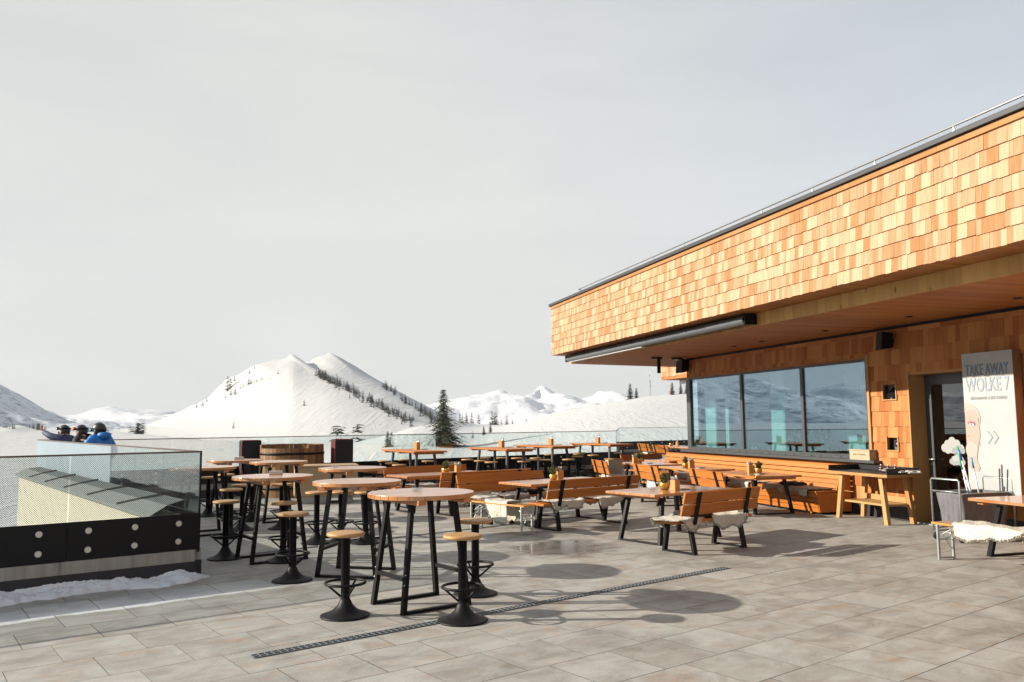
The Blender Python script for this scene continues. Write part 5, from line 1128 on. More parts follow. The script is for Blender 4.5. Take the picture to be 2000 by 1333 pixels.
for x, y, z, lab in ((2.60, 12.72, .741, 'menu sheet beside the caddy on the nearest dining table'), (-1.0, 17.65, .741, 'menu sheet on the furthest left dining table'), (4.86, 16.3, .741, 'menu sheet on the nearest wall side table'), (4.2, 18.55, .741, 'menu folder on the middle wall side table'), (3.4, 20.75, .741, 'menu folder on the farthest wall side table'),
        (-2.35, 21.95, 1.101, 'menu on the leftmost high table'), (-.08, 23.25, 1.101, 'menu on the second high table'), (1.4, 25.3, 1.101, 'menu on the third high table'), (3.0, 27.0, 1.101, 'menu on the rightmost high table')): KM.put((x, y, z), R(35), lab)
# ================================================================== serving table, cart, barrel bar, speakers, crate
st = thing('serving_table', on_wall(.55, 0, -.42), AZ, 'light wooden serving table with a black raised rim tray top beside the door', 'table')
mb = MB(); mb.b2((-.36, -.76, .80), (.34, .76, .852)); mb.build('tabletop', 'beam', st, bevel=.004)
mb = MB(); mb.b2((-.355, -.755, .853), (.335, .755, .864)); mb.b2((.30, -.755, .8645), (.318, .755, .955)); mb.b2((-.355, -.755, .8645), (.299, -.737, .955)); mb.b2((-.355, .737, .8645), (.299, .755, .955)); mb.build('tray_rim', plain('black_tray', (.015, .015, .017), .45), st, bevel=.003)
for sy in (-1, 1):
    for sx in (-1, 1):
        mb = MB(); mb.add(*leg_pts(sx*.27, sy*.62, 0, sx*.25, sy*.50, .80, .09, .07)); mb.build('leg', 'beam', st, bevel=.004)
mb = MB(); mb.b2((-.22, -.57, .30), (.22, .57, .335)); mb.b2((.2205, -.52, .34), (.25, .52, .44)); mb.build('shelf', 'beam', st, bevel=.003)
def z_cut():
    r = thing('wrapped_cutlery', (0, 0, 0)); mb = MB(); mb.beam((-.12, 0, .012), (.12, 0, .016), .055, .018); mb.build('napkin', 'paper', r, bevel=.005); mb = MB(); mb.beam((.11, 0, .018), (.17, 0, .02), .014, .006); mb.build('handle', 'black', r); return r
KW = Kind(z_cut, 'cutlery', 'napkin wrapped cutlery bundles on the serving table')
for k in range(13):
    p = on_wall(.32-.065*k+rf.uniform(-.02, .02), .876+.012*(k % 3)+.01*rf.random(), -.40+rf.uniform(-.06, .06)); KW.put(p, AZ+rf.uniform(1.9, 3.3), 'napkin wrapped cutlery bundle in the fanned pile on the serving table')
def z_jar(): 
    r = thing('condiment_bottle', (0, 0, 0)); mb = MB(); mb.lathe([(0, 0), (.028, 0), (.028, .07), (.012, .09), (.012, .11), (0, .11)], 16); mb.build('bottle', plain('dark_red_glass', (.12, .03, .03), .2), r); mb = MB(); mb.lathe([(.014, .105), (.014, .125), (0, .125)], 12); mb.build('cap', 'white', r); return r
KJ = Kind(z_jar, 'bottle', 'condiment bottles on the serving table')
for k, lab in enumerate(('small dark condiment bottle left of the cutlery pile', 'condiment bottle standing behind the cutlery pile', 'third condiment bottle beside the tray rim')):
    p = on_wall(.50-.13*k, .866, -.28+.04*k); KJ.put(p, 0, lab)
# laundry cart with grey bag
ct = thing('laundry_cart', (6.86, 12.42, 0), R(17), 'wheeled metal cart with a grey canvas bag in front of the door', 'cart')
Lc, Wc = .50, .26
for sx in (-1, 1):
    mb = MB(); x = sx*Lc; mb.tube([(x, -Wc, .12), (x, -Wc, .88), (x, -Wc+.02, .90), (x, Wc-.02, .90), (x, Wc, .88), (x, Wc, .12)], .014, 8); mb.build('end_frame', 'galv', ct)
mb = MB(); mb.tube([(-Lc, -Wc, .12), (Lc, -Wc, .12), (Lc, Wc, .12), (-Lc, Wc, .12)], .012, 8, closed=True); mb.tube([(-Lc, -Wc, .70), (Lc, -Wc, .70)], .009, 8); mb.tube([(-Lc, Wc, .70), (Lc, Wc, .70)], .009, 8); mb.tube([(-Lc, -Wc, .72), (-Lc, Wc, .72)], .008, 8); mb.build('base_frame', 'galv', ct)
mb = MB(); nu, nz_ = 96, 12; vs = []
for j in range(nz_+1):
    f = j/nz_; z = .70-.5*f
    for i in range(nu):
        a = 2*math.pi*i/nu; c_, s_ = math.cos(a), math.sin(a); k = 1/max(abs(c_), abs(s_)); ex_ = .85
        x = (Lc-.04)*max(-1, min(1, c_*k*ex_+c_*(1-ex_)))*(1-.16*f); y = (Wc-.01)*max(-1, min(1, s_*k*ex_+s_*(1-ex_)))*(1-.16*f); wv = .012*math.sin(a*17+j*.4)*(.4+f)+.008*math.sin(a*7+2)*f*2
        vs.append((x*(1+wv), y*(1+wv*2.4), z))
vs.append((0, 0, .17)); nb = len(vs)-1
mb.add(vs, [(j*nu+i, j*nu+(i+1) % nu, (j+1)*nu+(i+1) % nu, (j+1)*nu+i) for j in range(nz_) for i in range(nu)]+[(nz_*nu+i, nz_*nu+(i+1) % nu, nb) for i in range(nu)], .5, True); o = mb.build('bag', 'fabric', ct); s = o.modifiers.new('s', 'SOLIDIFY'); s.thickness = .006
for sx in (-1, 1):
    for sy in (-1, 1):
        w_ = thing('wheel', (sx*(Lc-.02), sy*(Wc-.02), .05), 0); w_.parent = ct
        mb = MB(); mb.tube([(0, -.012, 0), (0, .012, 0)], .05, 18); mb.build('tyre', 'rubber', w_); mb = MB(); mb.b2((-.014, -.02, .0), (.014, -.015, .07)); mb.b2((-.014, .015, .0), (.014, .02, .07)); mb.build('fork', 'galv', w_)
def mop(x, y, tx, ty, tz, col, lab, L_=.16):
    c_, s_ = math.cos(R(17)), math.sin(R(17)); b0 = Vector((6.86+x*c_-y*s_, 12.42+x*s_+y*c_, .30)); t0 = Vector((6.86+tx*c_-ty*s_, 12.42+tx*s_+ty*c_, tz)); r = thing('mop_handle', b0, 0, lab, 'mop handle', 'mop handles in the cart'); d = t0-b0; n = d.normalized()
    mb = MB(); mb.tube([(0, 0, 0), d-n*L_], .012, 10); mb.build('shaft', plain('pale_aluminium_shaft', (.62, .63, .66), .35, .4), r); mb = MB(); mb.tube([d-n*L_, d], .0145, 10); mb.build('grip', col, r)
mop(.10, 0, -.20, .0, 1.32, 'blue', 'mop handle with a dark blue grip leaning left out of the cart'); mop(.06, .06, -.14, .08, 1.36, 'green', 'mop handle with a green grip behind the dark blue one', .34); mop(.16, .03, -.10, .05, 1.02, 'white', 'short white handle between the other mop handles'); mop(.25, .05, .09, .06, 1.20, 'sky_blue', 'mop handle with a light blue grip on the right')
# barrel counter
br = thing('barrel_counter', (-5.62, 21.0, 0), R(20), 'big open fronted wooden barrel counter with black iron hoops', 'counter')
mb = MB(); n = 44; Rb, H_ = .80, 1.27
for i in range(n):
    a0_, a1_ = 2*math.pi*i/n+.004, 2*math.pi*(i+1)/n-.004; am = math.degrees((a0_+a1_)/2) % 360
    front = 200 < am < 292                              # lower staves facing the guests
    zt_ = 1.20 if front else 1.28+.01*rf.random(); tn = rf.random()
    vs = []
    for z, r_ in ((0, Rb*.97), (H_*.35, Rb*1.0), (H_*.7, Rb*1.0), (zt_, Rb*.985)):
        vs += [(r_*math.cos(a0_), r_*math.sin(a0_), z), (r_*math.cos(a1_), r_*math.sin(a1_), z), ((r_-.035)*math.cos(a1_), (r_-.035)*math.sin(a1_), z), ((r_-.035)*math.cos(a0_), (r_-.035)*math.sin(a0_), z)]
    fs = [(3, 2, 1, 0), (12, 13, 14, 15)]
    for k in range(3):
        for q in range(4): fs.append((k*4+q, k*4+(q+1) % 4, (k+1)*4+(q+1) % 4, (k+1)*4+q))
    mb.add(vs, fs, tn)
mb.build('staves', 'barrel', br)
for z in (.20, 1.04):
    mb = MB(); mb.lathe([(Rb+.002, z), (Rb+.008, z), (Rb+.008, z+.055), (Rb+.002, z+.055)], 60); mb.build('hoop', 'black', br)
mb = MB(); mb.lathe([(.0, 1.0), (Rb-.04, 1.0), (Rb-.04, 1.03), (0, 1.03)], 40); mb.build('shelf', 'ply', br)
# covered loudspeakers
for x, y, lab in ((-6.65, 20.9, 'loudspeaker in a black nylon cover with red piping left of the barrel counter'), (-4.42, 21.35, 'loudspeaker in a black nylon cover with red piping right of the barrel counter')):
    sp_ = thing('covered_loudspeaker', (x, y, 0), R(28), lab, 'loudspeaker', 'covered loudspeakers beside the barrel counter')
    mb = MB(); mb.b2((-.24, -.22, .0), (.24, .22, 1.40)); mb.build('cover', 'blk_fab', sp_, bevel=.035, segs=3)
    mb = MB()
    for yy in (-.20, .06): mb.b2((-.246, yy-.008, .1), (-.238, yy+.008, 1.375)); mb.b2((-.22, yy-.008, 1.398), (.22, yy+.008, 1.406))
    mb.build('piping', 'red', sp_); mb = MB(); mb.tube([(.241, -.05, 1.1), (.26, -.03, 1.15), (.26, .03, 1.15), (.241, .05, 1.1)], .01, 6); mb.build('carry_strap', 'black', sp_)
# plywood crate on concrete blocks
pc = thing('plywood_crate', (-4.35, 19.2, .17), R(16), 'large plain plywood crate standing on concrete blocks before the barrel counter', 'crate')
mb = MB(); mb.b2((-.70, -.45, .0), (.70, .45, .66)); mb.build('box', 'ply', pc, bevel=.004); mb = MB(); mb.b2((-.72, -.47, .661), (.72, .47, .685)); mb.build('lid', 'ply', pc, bevel=.003)
mb = MB()
for x in (-.69, .60): mb.b2((x, -.462, .02), (x+.09, -.451, .65))
for k in range(8): mb.tube([(-.645, -.4625, .08+.07*k), (-.645, -.465, .08+.07*k)], .006, 6)
mb.build('edge_battens', 'ply', pc)
for x, y, l, lab in ((-4.55, 18.95, .66, 'concrete block under the left half of the plywood crate'), (-3.88, 19.2, .3, 'small concrete block under the right half of the plywood crate')):
    cb_ = thing('concrete_block', (x, y, 0), R(16), lab, 'concrete block'); mb = MB(); mb.b2((-l/2, -.25, 0), (l/2, .25, .168)); mb.build('block', plain('grey_block', (.30, .30, .29), .9, bump=.4, bscale=30, var=.15), cb_, bevel=.008)
# canvas basket stand between the bench and the high tables
cs = thing('canvas_stand', (2.55, 20.9, 0), AZ, 'beige canvas magazine stand on a wooden frame behind the farthest sunlit bench', 'stand')
mb = MB(); mb.add([(-.32, -.16, .84), (.32, -.16, .84), (.26, -.16, .40), (-.26, -.16, .40), (-.32, .16, .84), (.32, .16, .84), (.26, .16, .40), (-.26, .16, .40)], [(0, 3, 2, 1), (4, 5, 6, 7), (0, 4, 7, 3), (1, 2, 6, 5), (3, 7, 6, 2)]); mb.build('canvas', plain('beige_canvas', (.34, .31, .26), .9, bump=.2, bscale=80), cs)
mb = MB()
for sy in (-1, 1):
    mb.tube([(-.36, sy*.17, .85), (.36, sy*.17, .85)], .016, 8)
    for sx in (-1, 1): mb.tube([(sx*.30, sy*.17, .85), (sx*.25, -sy*.17, .0)], .014, 8)
mb.build('frame', 'beam', cs); cs.scale = (.62, .62, 1)

# ================================================================== PEOPLE
def skin_mesh(name, verts, edges, radii, mat, parent, root=0, sub=2, loc=None):
    me = bpy.data.meshes.new(name); me.from_pydata([tuple(v) for v in verts], edges, []); o = bpy.data.objects.new(name, me); C.objects.link(o)
    sm = o.modifiers.new('skin', 'SKIN'); sm.use_smooth_shade = True
    sv = me.skin_vertices[0].data if len(me.skin_vertices) else None
    if sv is None:
        bpy.context.view_layer.objects.active = o; sv = me.skin_vertices[0].data
    for i, r_ in enumerate(radii): sv[i].radius = (r_, r_) if not isinstance(r_, tuple) else r_; sv[i].use_root = (i == root)
    ss = o.modifiers.new('sub', 'SUBSURF'); ss.levels = sub; ss.render_levels = sub
    me.materials.append(M[mat] if isinstance(mat, str) else mat); o.parent = parent; return o
skinm = plain('skin', (.50, .27, .18), .55, var=.06)
def hand_chain(vs, es, rd, wrist, direc, side, curl=.4):
    d = Vector(direc).normalized(); s = Vector(side).normalized(); n = d.cross(s).normalized(); p0 = Vector(vs[wrist]); palm = p0+d*.05; vs.append(palm); rd.append((.030, .016)); es.append((wrist, len(vs)-1)); pi_ = len(vs)-1
    for k, (off, ln) in enumerate(((-.03, .055), (-.01, .07), (.01, .075), (.03, .065))):
        b = palm+d*.035+s*off; m = b+d*ln*.5-n*.01; t_ = b+d*ln*(1-curl*.5)-n*ln*curl*.7
        i0 = len(vs); vs += [b, m, t_]; rd += [.0095, .009, .0075]; es += [(pi_, i0), (i0, i0+1), (i0+1, i0+2)]
    b = p0+d*.03-s*.035; t_ = b+d*.03-s*.03; i0 = len(vs); vs += [b, t_]; rd += [.011, .009]; es += [(pi_, i0), (i0, i0+1)]
def person(loc, face, label, head_z, jacket, arms, helmet_tilt=0, goggles=None, hands=('L', 'R'), lean=.12, sc_=1.0, peak=False):
    """face: yaw towards which the person looks (local +y). arms: dict side -> (elbow, wrist) in local metres"""
    r = thing('person', (loc[0], loc[1], 0), face, label, 'person', 'people behind the side parapet'); hz = head_z
    sh = hz-.115; hip = .93; ln = lean
    vs = [Vector((0, 0, hip)), Vector((0, ln*.4, hip+.22)), Vector((0, ln*.8, sh-.10)), Vector((0, ln, sh-.01)), Vector((0, ln+.02, sh+.07)), Vector((0, ln+.03, sh+.08))]
    rd = [(.15, .11), (.13, .10), (.15, .11), (.09, .08), .062, .062]; es = [(0, 1), (1, 2), (2, 3), (3, 4), (4, 5)]
    jv, je, jr = [Vector(v) for v in vs[:5]], [(0, 1), (1, 2), (2, 3), (3, 4)], [(.205, .165), (.18, .15), (.23, .18), (.17, .15), (.095, .105)]
    jv[0] = Vector((0, 0, hip-.08))
    for sd, (el, wr, hd) in arms.items():
        k = -1 if sd == 'L' else 1; S_ = Vector((k*.185, ln, sh-.04)); el, wr = Vector(el), Vector(wr)
        i0 = len(vs); vs += [S_, el, wr]; rd += [.06, .042, .027]; es += [(2, i0), (i0, i0+1), (i0+1, i0+2)]
        j0 = len(jv); jv += [S_, el, wr.lerp(el, .1)]; jr += [.10, .08, .058]; je += [(2, j0), (j0, j0+1), (j0+1, j0+2)]
        hand_chain(vs, es, rd, i0+2, hd, (Vector(hd).cross(Vector((0, 0, 1)))) if abs(Vector(hd).normalized().z) < .9 else (1, 0, 0))
    for k in (-1, 1):
        i0 = len(vs); vs += [Vector((k*.10, 0, hip-.08)), Vector((k*.11, .03, .5)), Vector((k*.12, -.02, .10)), Vector((k*.12, .10, .04))]; rd += [.085, .06, .04, .035]; es += [(0, i0), (i0, i0+1), (i0+1, i0+2), (i0+2, i0+3)]
    # head as a continuation of the neck
    hc = Vector((0, ln+.05, hz)); i0 = len(vs); vs += [hc+Vector((0, .005, -.07)), hc+Vector((0, .0, .0)), hc+Vector((0, -.01, .07))]; rd += [(.058, .068), (.076, .090), (.06, .07)]; es += [(5, i0), (i0, i0+1), (i0+1, i0+2)]
    # chin, nose
    i1 = len(vs); vs += [hc+Vector((0, .075, -.085)), ]; rd += [.03]; es += [(i0, i1)]
    skin_mesh('body', vs, es, rd, skinm, r)
    skin_mesh('jacket', jv, je, jr, jacket, r)
    tv = [Vector((0, 0, hip+.03)), Vector((0, 0, hip-.06))]; tr_ = [(.19, .14), (.18, .14)]; te = [(0, 1)]
    for k in (-1, 1): i0 = len(tv); tv += [Vector((k*.105, 0, hip-.12)), Vector((k*.115, .03, .5)), Vector((k*.12, -.02, .12))]; tr_ += [.115, .095, .085]; te += [(1, i0), (i0, i0+1), (i0+1, i0+2)]
    skin_mesh('trousers', tv, te, tr_, plain('dark_ski_trousers', (.03, .03, .035), .8), r)
    mb = MB()
    for k in (-1, 1): mb.box((k*.12, .04, .06), (.11, .30, .12))
    mb.build('ski_boots', 'black', r, bevel=.03, segs=3)
    # face details: nose, eye, mouth
    fx = MB(); fy = hc.y+.088; fx.add([(-.012, fy-.012, hz-.035), (.012, fy-.012, hz-.035), (0, fy+.022, hz-.040), (0, fy-.005, hz+.012)], [(0, 1, 2), (0, 2, 3), (1, 3, 2)]); fx.build('nose', skinm, r)
    fx = MB(); 
    for k in (-1, 1): fx.lathe([(0, .004), (.009, .002), (.011, -.006)], 10, (k*.032, fy-.012, hz+.012))
    fx.build('eyes', 'black', r); fx = MB(); fx.b2((-.022, fy-.012, hz-.068), (.022, fy-.002, hz-.058)); fx.build('mouth', plain('lips', (.42, .12, .10), .5), r, bevel=.003)
    # helmet: shell with ear pads
    hm = MB(); vsx = []; nu, nv = 28, 14
    for j in range(nv+1):
        ph = j/nv*math.pi*.60
        for i in range(nu):
            a = 2*math.pi*i/nu; rx, ry, rz_ = .118, .142, .135; y_ = ry*math.sin(ph)*math.cos(a); x_ = rx*math.sin(ph)*math.sin(a); z_ = rz_*math.cos(ph)
            if y_ > .03 and z_ < .045: z_ = .045+(z_-.045)*.10
            vsx.append((x_, hc.y-.015+y_, hz+.025+z_))
    hm.add(vsx, [(j*nu+i, j*nu+(i+1) % nu, (j+1)*nu+(i+1) % nu, (j+1)*nu+i) for j in range(nv) for i in range(nu)], .5, True)
    for k in (-1, 1): hm.lathe([(0, .0), (.035, .0), (.044, .02), (.044, .09), (.03, .12), (0, .12)], 14, (k*.084, hc.y-.04, hz-.09))
    for q in range(4): hm.b2((-.012, hc.y-.06+.03*q, hz+.1585-.003*abs(q-1)), (.012, hc.y-.045+.03*q, hz+.166-.004*abs(q-1)))
    hobj = hm.build('helmet', plain('black_helmet', (.018, .018, .02), .35), r)
    if goggles is not None:
        g = MB(); zz = hz+.075 if goggles[1] == 'up' else hz+.012
        vv = []
        for i in range(13):
            a = -1.15+2.3*i/12; rr_ = (.125, .150); x_ = rr_[0]*math.sin(a); y_ = rr_[1]*math.cos(a)+.012; vv += [(x_, hc.y-.015+y_, zz-.036), (x_, hc.y-.015+y_, zz+.036)]
        g.add(vv, [(2*i, 2*i+2, 2*i+3, 2*i+1) for i in range(12)], .5, True); go = g.build('goggles', plain('goggle_lens', goggles[0], .15, .3), r); s = go.modifiers.new('s', 'SOLIDIFY'); s.thickness = .02
        g = MB(); vv = []
        for i in range(33):
            a = 2*math.pi*i/32; vv += [(.124*math.sin(a), hc.y-.015+.147*math.cos(a), zz-.018), (.124*math.sin(a), hc.y-.015+.147*math.cos(a), zz+.018)]
        g.add(vv, [(2*i, 2*i+2, 2*i+3, 2*i+1) for i in range(32)], .5, True); g.build('goggle_strap', 'black', r)
    return r
FACE_L = R(68)       # local +y turned to the left of the view
j_blue = plain('bright_blue_jacket', (.012, .16, .50), .6, bump=.5, bscale=9, var=.15, vscale=4); j_black = plain('black_jacket', (.016, .013, .016), .8, bump=.4, bscale=9); j_navy = plain('navy_jacket', (.02, .035, .085), .7, bump=.4, bscale=9, var=.2)
pb = person((-8.01, 16.18), FACE_L, 'person in a bright blue hooded jacket and black helmet, rightmost of the three', 1.70, j_blue, {'L': ((-.29, .10, 1.44), (-.20, .24, 1.50), (0, 1, .1)), 'R': ((.28, .02, 1.28), (.16, .12, 1.12), (-.2, 1, 0))}, goggles=((.02, .30, .45), 'down'))
hood = MB(); hood.lathe([(.0, -.05), (.09, -.04), (.13, .02), (.115, .075), (.09, .09), (.085, .06)], 24, (0, .02, 1.575)); hood.build('hood', j_blue, pb)
pk = person((-9.11, 17.66), R(82), 'person in a black jacket with orange goggles pushed up on the helmet, in the middle', 1.66, j_black, {'L': ((-.27, .10, 1.22), (-.12, .14, 1.40), (0, .3, 1)), 'R': ((.27, .02, 1.22), (.14, .12, 1.36), (0, .3, 1))}, goggles=((.85, .10, .01), 'up'))
pn = person((-10.42, 19.38), R(76), 'person in a navy jacket holding a phone out at arm length, leftmost of the three', 1.665, j_navy, {'L': ((-.22, .36, 1.575), (-.12, .66, 1.68), (0, .4, 1)), 'R': ((.26, .16, 1.42), (.05, .30, 1.54), (-.2, .5, 1))}, goggles=((.02, .02, .025), 'up'))
ca_, sa_ = math.cos(R(76)), math.sin(R(76)); px_, py_ = -.12, .72
ph_ = thing('mobile_phone', (-10.47+px_*ca_-py_*sa_, 19.38+px_*sa_+py_*ca_, 1.74), R(76), 'dark mobile phone held up by the person in the navy jacket', 'phone')
mb = MB(); mb.b2((-.038, -.005, -.03), (.038, .005, .125)); mb.build('body', plain('phone_grey', (.08, .09, .10), .3), ph_, bevel=.004); mb = MB(); mb.b2((-.034, -.0065, -.026), (.034, -.0055, .121)); mb.build('screen', plain('phone_screen', (.16, .18, .20), .1), ph_)

# ================================================================== TREES
def conifer_mesh(seed, h=1.0, rad=.22, whorls=26, per=9, clumps=7, ragged=.25, droop=.25, leaf=.055, bare=.06):
    rr = random.Random(seed); cw = MB(); tk = MB(); tk.tube([(0, 0, -.06), (0, 0, h*.5), (0, 0, h*.97)], .016, 6, r_end=.002)
    for k in range(whorls):
        f = k/(whorls-1); z = h*(bare+(1-bare)*f); z0_ = z; R_ = rad*(1-f)**.85*(rr.uniform(1-ragged, 1+ragged*.5))+.012
        n = max(4, int(per*(1-.45*f)))
        for q in range(n):
            z = z0_+rr.uniform(-1.1, 1.1)*h/whorls*(1-f*.7); a = 2*math.pi*(q+rr.random())/n+k*1.7; L_ = R_*rr.uniform(.55, 1.12); d = Vector((math.cos(a), math.sin(a), 0)); s_ = Vector((-math.sin(a), math.cos(a), 0))
            if L_ > .05: tk.tube([(0, 0, z), d*L_*.8+Vector((0, 0, z-droop*L_*.5))], .0028, 3, r_end=.001)
            m_ = max(2, int(clumps*L_/rad+1))
            for c_ in range(m_):
                t_ = (c_+.6)/m_; p = d*L_*t_+Vector((0, 0, z-droop*L_*t_*t_+.25*L_*max(0, t_-.75)))
                sz = leaf*(1.1-.2*t_)*rr.uniform(.7, 1.25)*(1-.35*f)
                for w2 in (-1, 1):
                    e = (s_*w2*rr.uniform(.55, 1.1)+d*rr.uniform(.35, .9)).normalized(); dn = Vector((0, 0, -rr.uniform(.15, .55)))
                    cw.add([p, p+e*sz+dn*sz*.5, p+e*sz*1.35+dn*sz*1.1+d*sz*.3, p+d*sz*.8+dn*sz*.6], [(0, 1, 2, 3)], rr.random())
    return tk, cw
def mat_needles(name, c0, c1):
    m, t, b = new_mat(name); at = N(t, 'ShaderNodeAttribute'); at.attribute_name = 'tint'; mx_ = N(t, 'ShaderNodeMix', data_type='RGBA'); mx_.inputs['A'].default_value = (*c0, 1); mx_.inputs['B'].default_value = (*c1, 1)
    t.links.new(at.outputs['Fac'], mx_.inputs['Factor']); t.links.new(mx_.outputs['Result'], b.inputs['Base Color']); b.inputs['Roughness'].default_value = .8; return m
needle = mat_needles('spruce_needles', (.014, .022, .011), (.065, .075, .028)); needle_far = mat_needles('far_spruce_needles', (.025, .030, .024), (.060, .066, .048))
def tree_kind(seed, mat, **kw):
    def mk():
        r = thing('spruce_tree', (0, 0, 0)); tk, cw = conifer_mesh(seed, **kw); cw.build('crown', mat, r); tk.build('trunk', 'bark', r); return r
    return mk
K_big = Kind(tree_kind(2, needle, rad=.50, whorls=38, per=15, clumps=12, ragged=.55, droop=.40, leaf=.048, bare=.03), 'tree')
K_mid = [Kind(tree_kind(s, needle, rad=.27, whorls=24, per=9, clumps=4, ragged=.35, leaf=.085), 'tree') for s in (5, 6, 7)]
def far_kind(seed, h_=1.0):
    def mk():
        tk, cw = conifer_mesh(seed, rad=.22, whorls=11, per=6, clumps=2, ragged=.35, leaf=.12, droop=.3); cw.add([(0, -.03, 0), (0, .03, 0), (0, 0, 1)], [(0, 1, 2)], .2); return cw.build('spruce_tree', needle_far)
    return mk
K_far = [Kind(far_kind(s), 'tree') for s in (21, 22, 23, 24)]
def spot(px, D, L_):
    a, e = px_el(px, 830); x, y = D*math.sin(a), D*math.cos(a); return (x, y, ground_z(x, y, L_))
def tree_px(kind, px, ytop, D, L_, label, group=None, hmin=None, ybase=None):
    x, y, z = spot(px, D, L_); zt = EYE+px_el(px, ytop)[1]*D
    h = zt-z
    if hmin: h = max(h, hmin)
    kind.put((x, y, z-.02*h), rf.uniform(0, 6.28), label, h, group); return h
# the big fir and its neighbours on the near snow
def on_snow(px, y, L_, dmin, dmax):
    """distance at which the pixel ray first meets the ground of a layer"""
    a, e = px_el(px, y)
    for D in np.arange(dmin, dmax, 2.0):
        x, yy = D*math.sin(a), D*math.cos(a)
        if ground_z(x, yy, L_) >= EYE+e*D: return D
    return None
def plant(kind, px, ytop, ybot, L_, dmin, dmax, label, group=None):
    D = on_snow(px, ybot, L_, dmin, dmax)
    if D is None: D = dmax*.96
    a, e = px_el(px, ybot); x, y = D*math.sin(a), D*math.cos(a); z = ground_z(x, y, L_); h = EYE+px_el(px, ytop)[1]*D-z
    kind.put((x, y, z-.03*h), rf.uniform(0, 6.28), label, max(h*1.03, 1.0), group); return D, h
plant(K_big, 866, 762, 872, LN, 60, 400, 'tall dark spruce with ragged drooping branches rising above the far parapet')
for px, yt, yb, lab in ((757, 843, 874, 'left tree of the slim pair seen through the far glass left of the tall spruce'), (764, 845, 874, 'right tree of the slim pair seen through the far glass left of the tall spruce'), (945, 833, 850, 'small spruce standing on the snow right of the tall spruce'), (958, 828, 845, 'taller of the two small spruces right of the tall spruce'), (923, 842, 856, 'tiny spruce just behind the far rail right of the tall spruce'),
        (658, 835, 847, 'bushy small spruce above the right covered loudspeaker'), (666, 837, 848, 'second small spruce above the right covered loudspeaker'), (698, 832, 848, 'lone small spruce between the right loudspeaker and the tall spruce'), (456, 825, 838, 'single spruce low on the left flank of the white hill'), (594, 781, 793, 'single dark spruce in the middle of the white hill face'),
        (1231, 750, 779, 'taller of the two spruces on the right snow dome'), (1243, 758, 776, 'smaller spruce beside the taller one on the right snow dome'), (1313, 748, 770, 'left of the spruces on the snow dome under the rear wing'), (1330, 749, 770, 'second spruce on the snow dome under the rear wing'), (1341, 750, 769, 'spruce touching the window post on the snow dome')):
    LL_ = LH if px in (456, 594) else LN
    plant(K_far[px % 4] if px in (658, 666, 698, 923, 594, 456) else K_mid[px % 3], px, yt, yb, LL_, 340 if LL_ is LH else 70, 905 if LL_ is LH else 398, lab)
for i, (px, yt) in enumerate(((898, 808), (903, 811), (911, 806), (921, 807), (935, 811), (961, 805), (966, 807), (970, 805), (979, 820), (990, 813), (1001, 821), (1028, 817))):
    plant(K_far[i % 4], px, yt, 827, LN, 300, 374, 'small spruce standing on the snow ridge right of the tall spruce', 'spruces on the ridge right of the tall spruce')
# trees on the white hill: left rim, belt along the spur, right shoulder
rim = [(404, 776, 785), (396, 783, 792), (384, 788, 797), (445, 736, 763), (450, 739, 760), (458, 735, 745), (487, 722, 730), (497, 714, 721), (440, 770, 779), (451, 760, 772), (459, 757, 772), (470, 753, 760), (475, 750, 757), (486, 738, 752), (490, 741, 750), (501, 740, 747), (511, 736, 743), (543, 724, 731), (527, 738, 742), (394, 790, 794)]
for i, (px, yt, yb) in enumerate(rim):
    plant(K_far[i % 4], px, yt, yb, LH, 340, 920, 'dark spruce on the left rim of the white hill', 'spruces on the left rim of the white hill')
def belt(pts, n, spread, hpx, lab, grp, L_=LH, d0=340, d1=1000):
    for i in range(n):
        t_ = rf.random()*(len(pts)-1); k = int(t_); f = t_-k; x = pts[k][0]+(pts[k+1][0]-pts[k][0])*f+rf.uniform(-4, 4); y = pts[k][1]+(pts[k+1][1]-pts[k][1])*f+rf.gauss(0, spread*(.5+.8*t_/len(pts))); hh = rf.uniform(*hpx)
        plant(K_far[i % 4], x, y-hh, y, L_, d0, d1, lab, grp)
belt([(620, 733), (640, 743), (662, 754), (690, 768), (720, 785), (750, 800), (780, 815), (808, 826)], 170, 3.8, (8, 15), 'spruce in the dark belt of trees running down the spur of the white hill', 'spruces in the belt on the white hill')
belt([(742, 752), (765, 764), (790, 785), (815, 802), (838, 815), (848, 826)], 60, 4, (8, 15), 'spruce on the right shoulder of the white hill', 'spruces on the right shoulder of the white hill')
belt([(680, 776), (700, 782), (722, 791), (745, 800), (775, 820), (800, 828)], 16, 4, (8, 14), 'scattered spruce below the belt on the white hill', 'scattered spruces below the belt')
belt([(0, 836), (12, 837), (26, 838)], 9, .5, (4, 10), 'spruce on the left skyline of the near snow ridge', 'spruces on the left snow ridge', LN, 300, 418)
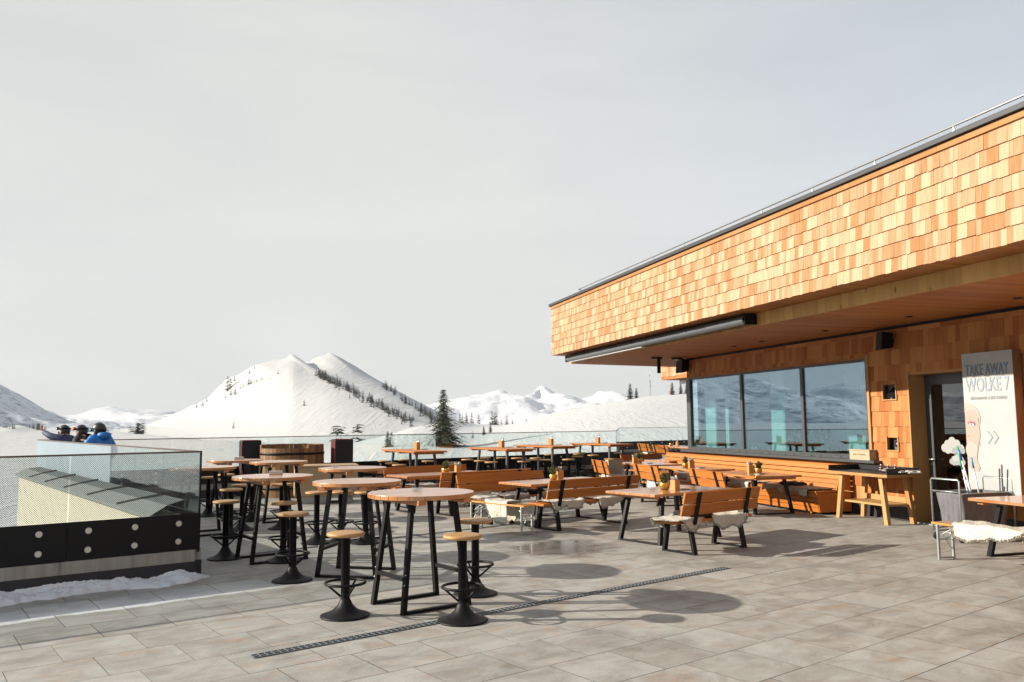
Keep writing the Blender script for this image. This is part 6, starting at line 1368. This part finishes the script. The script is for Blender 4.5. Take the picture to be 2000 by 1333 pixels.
belt([(52, 835), (66, 838), (82, 841), (90, 843)], 16, .8, (5, 12), 'spruce in the row behind the phone on the near snow ridge', 'spruces behind the phone', LN, 300, 418)
belt([(168, 845), (176, 845), (262, 838), (272, 836), (279, 835)], 12, .6, (4, 10), 'spruce behind the three people on the near snow ridge', 'spruces behind the people', LN, 300, 418)
# masts and slope markers
def mast(px, yt, yb, L_, d0, d1, r_, lab, mat='galv', arms=True, nm='radio_mast'):
    D = on_snow(px, yb, L_, d0, d1) or d1*.97; a, e = px_el(px, yb); x, y = D*math.sin(a), D*math.cos(a); z = ground_z(x, y, L_); h = EYE+px_el(px, yt)[1]*D-z
    r = thing(nm, (x, y, z-.3), 0, lab, 'mast' if arms else 'marker pole'); mb = MB(); mb.tube([(0, 0, 0), (0, 0, h+.3)], r_, 8, r_end=r_*.4); mb.build('pole', mat, r)
    if arms:
        mb = MB(); 
        for f, s_ in ((.45, -1), (.40, 1), (.62, -1), (.3, 1)): mb.b2((s_*.25-.12, -.12, h*f), (s_*.25+.12, .12, h*f+1.4))
        mb.build('antennas', plain('pale_antenna', (.55, .57, .6), .6), r)
mast(1270, 712, 772, LN, 300, 397, .13, 'slim radio mast with antennas on the right snow dome')
mast(1309, 739, 772, LN, 300, 397, .09, 'orange marker pole on the snow dome near the rear wing', plain('orange_pole', (.75, .16, .03), .6), False, 'marker_pole')
mast(506, 699, 710, LH, 700, 884, .14, 'thin mast on the left shoulder of the white hill', 'galv', False, 'marker_pole')
# ================================================================== HAZE
def haze(density, z1=1150):
    mb = MB(); mb.b2((-6400, -300, -75), (6400, 6300, z1)); m = bpy.data.materials.new('haze_air'); m.use_nodes = True; t = m.node_tree; t.nodes.clear()
    o_ = N(t, 'ShaderNodeOutputMaterial'); v = N(t, 'ShaderNodeVolumePrincipled'); v.inputs['Color'].default_value = (.62, .65, .69, 1); v.inputs['Density'].default_value = density; v.inputs['Anisotropy'].default_value = 0.0
    t.links.new(v.outputs[0], o_.inputs['Volume']); o = mb.build('haze', m); tag(o, kind='stuff'); o.display_type = 'WIRE'; return o
HAZE = 0.00008
if HAZE: haze(HAZE)
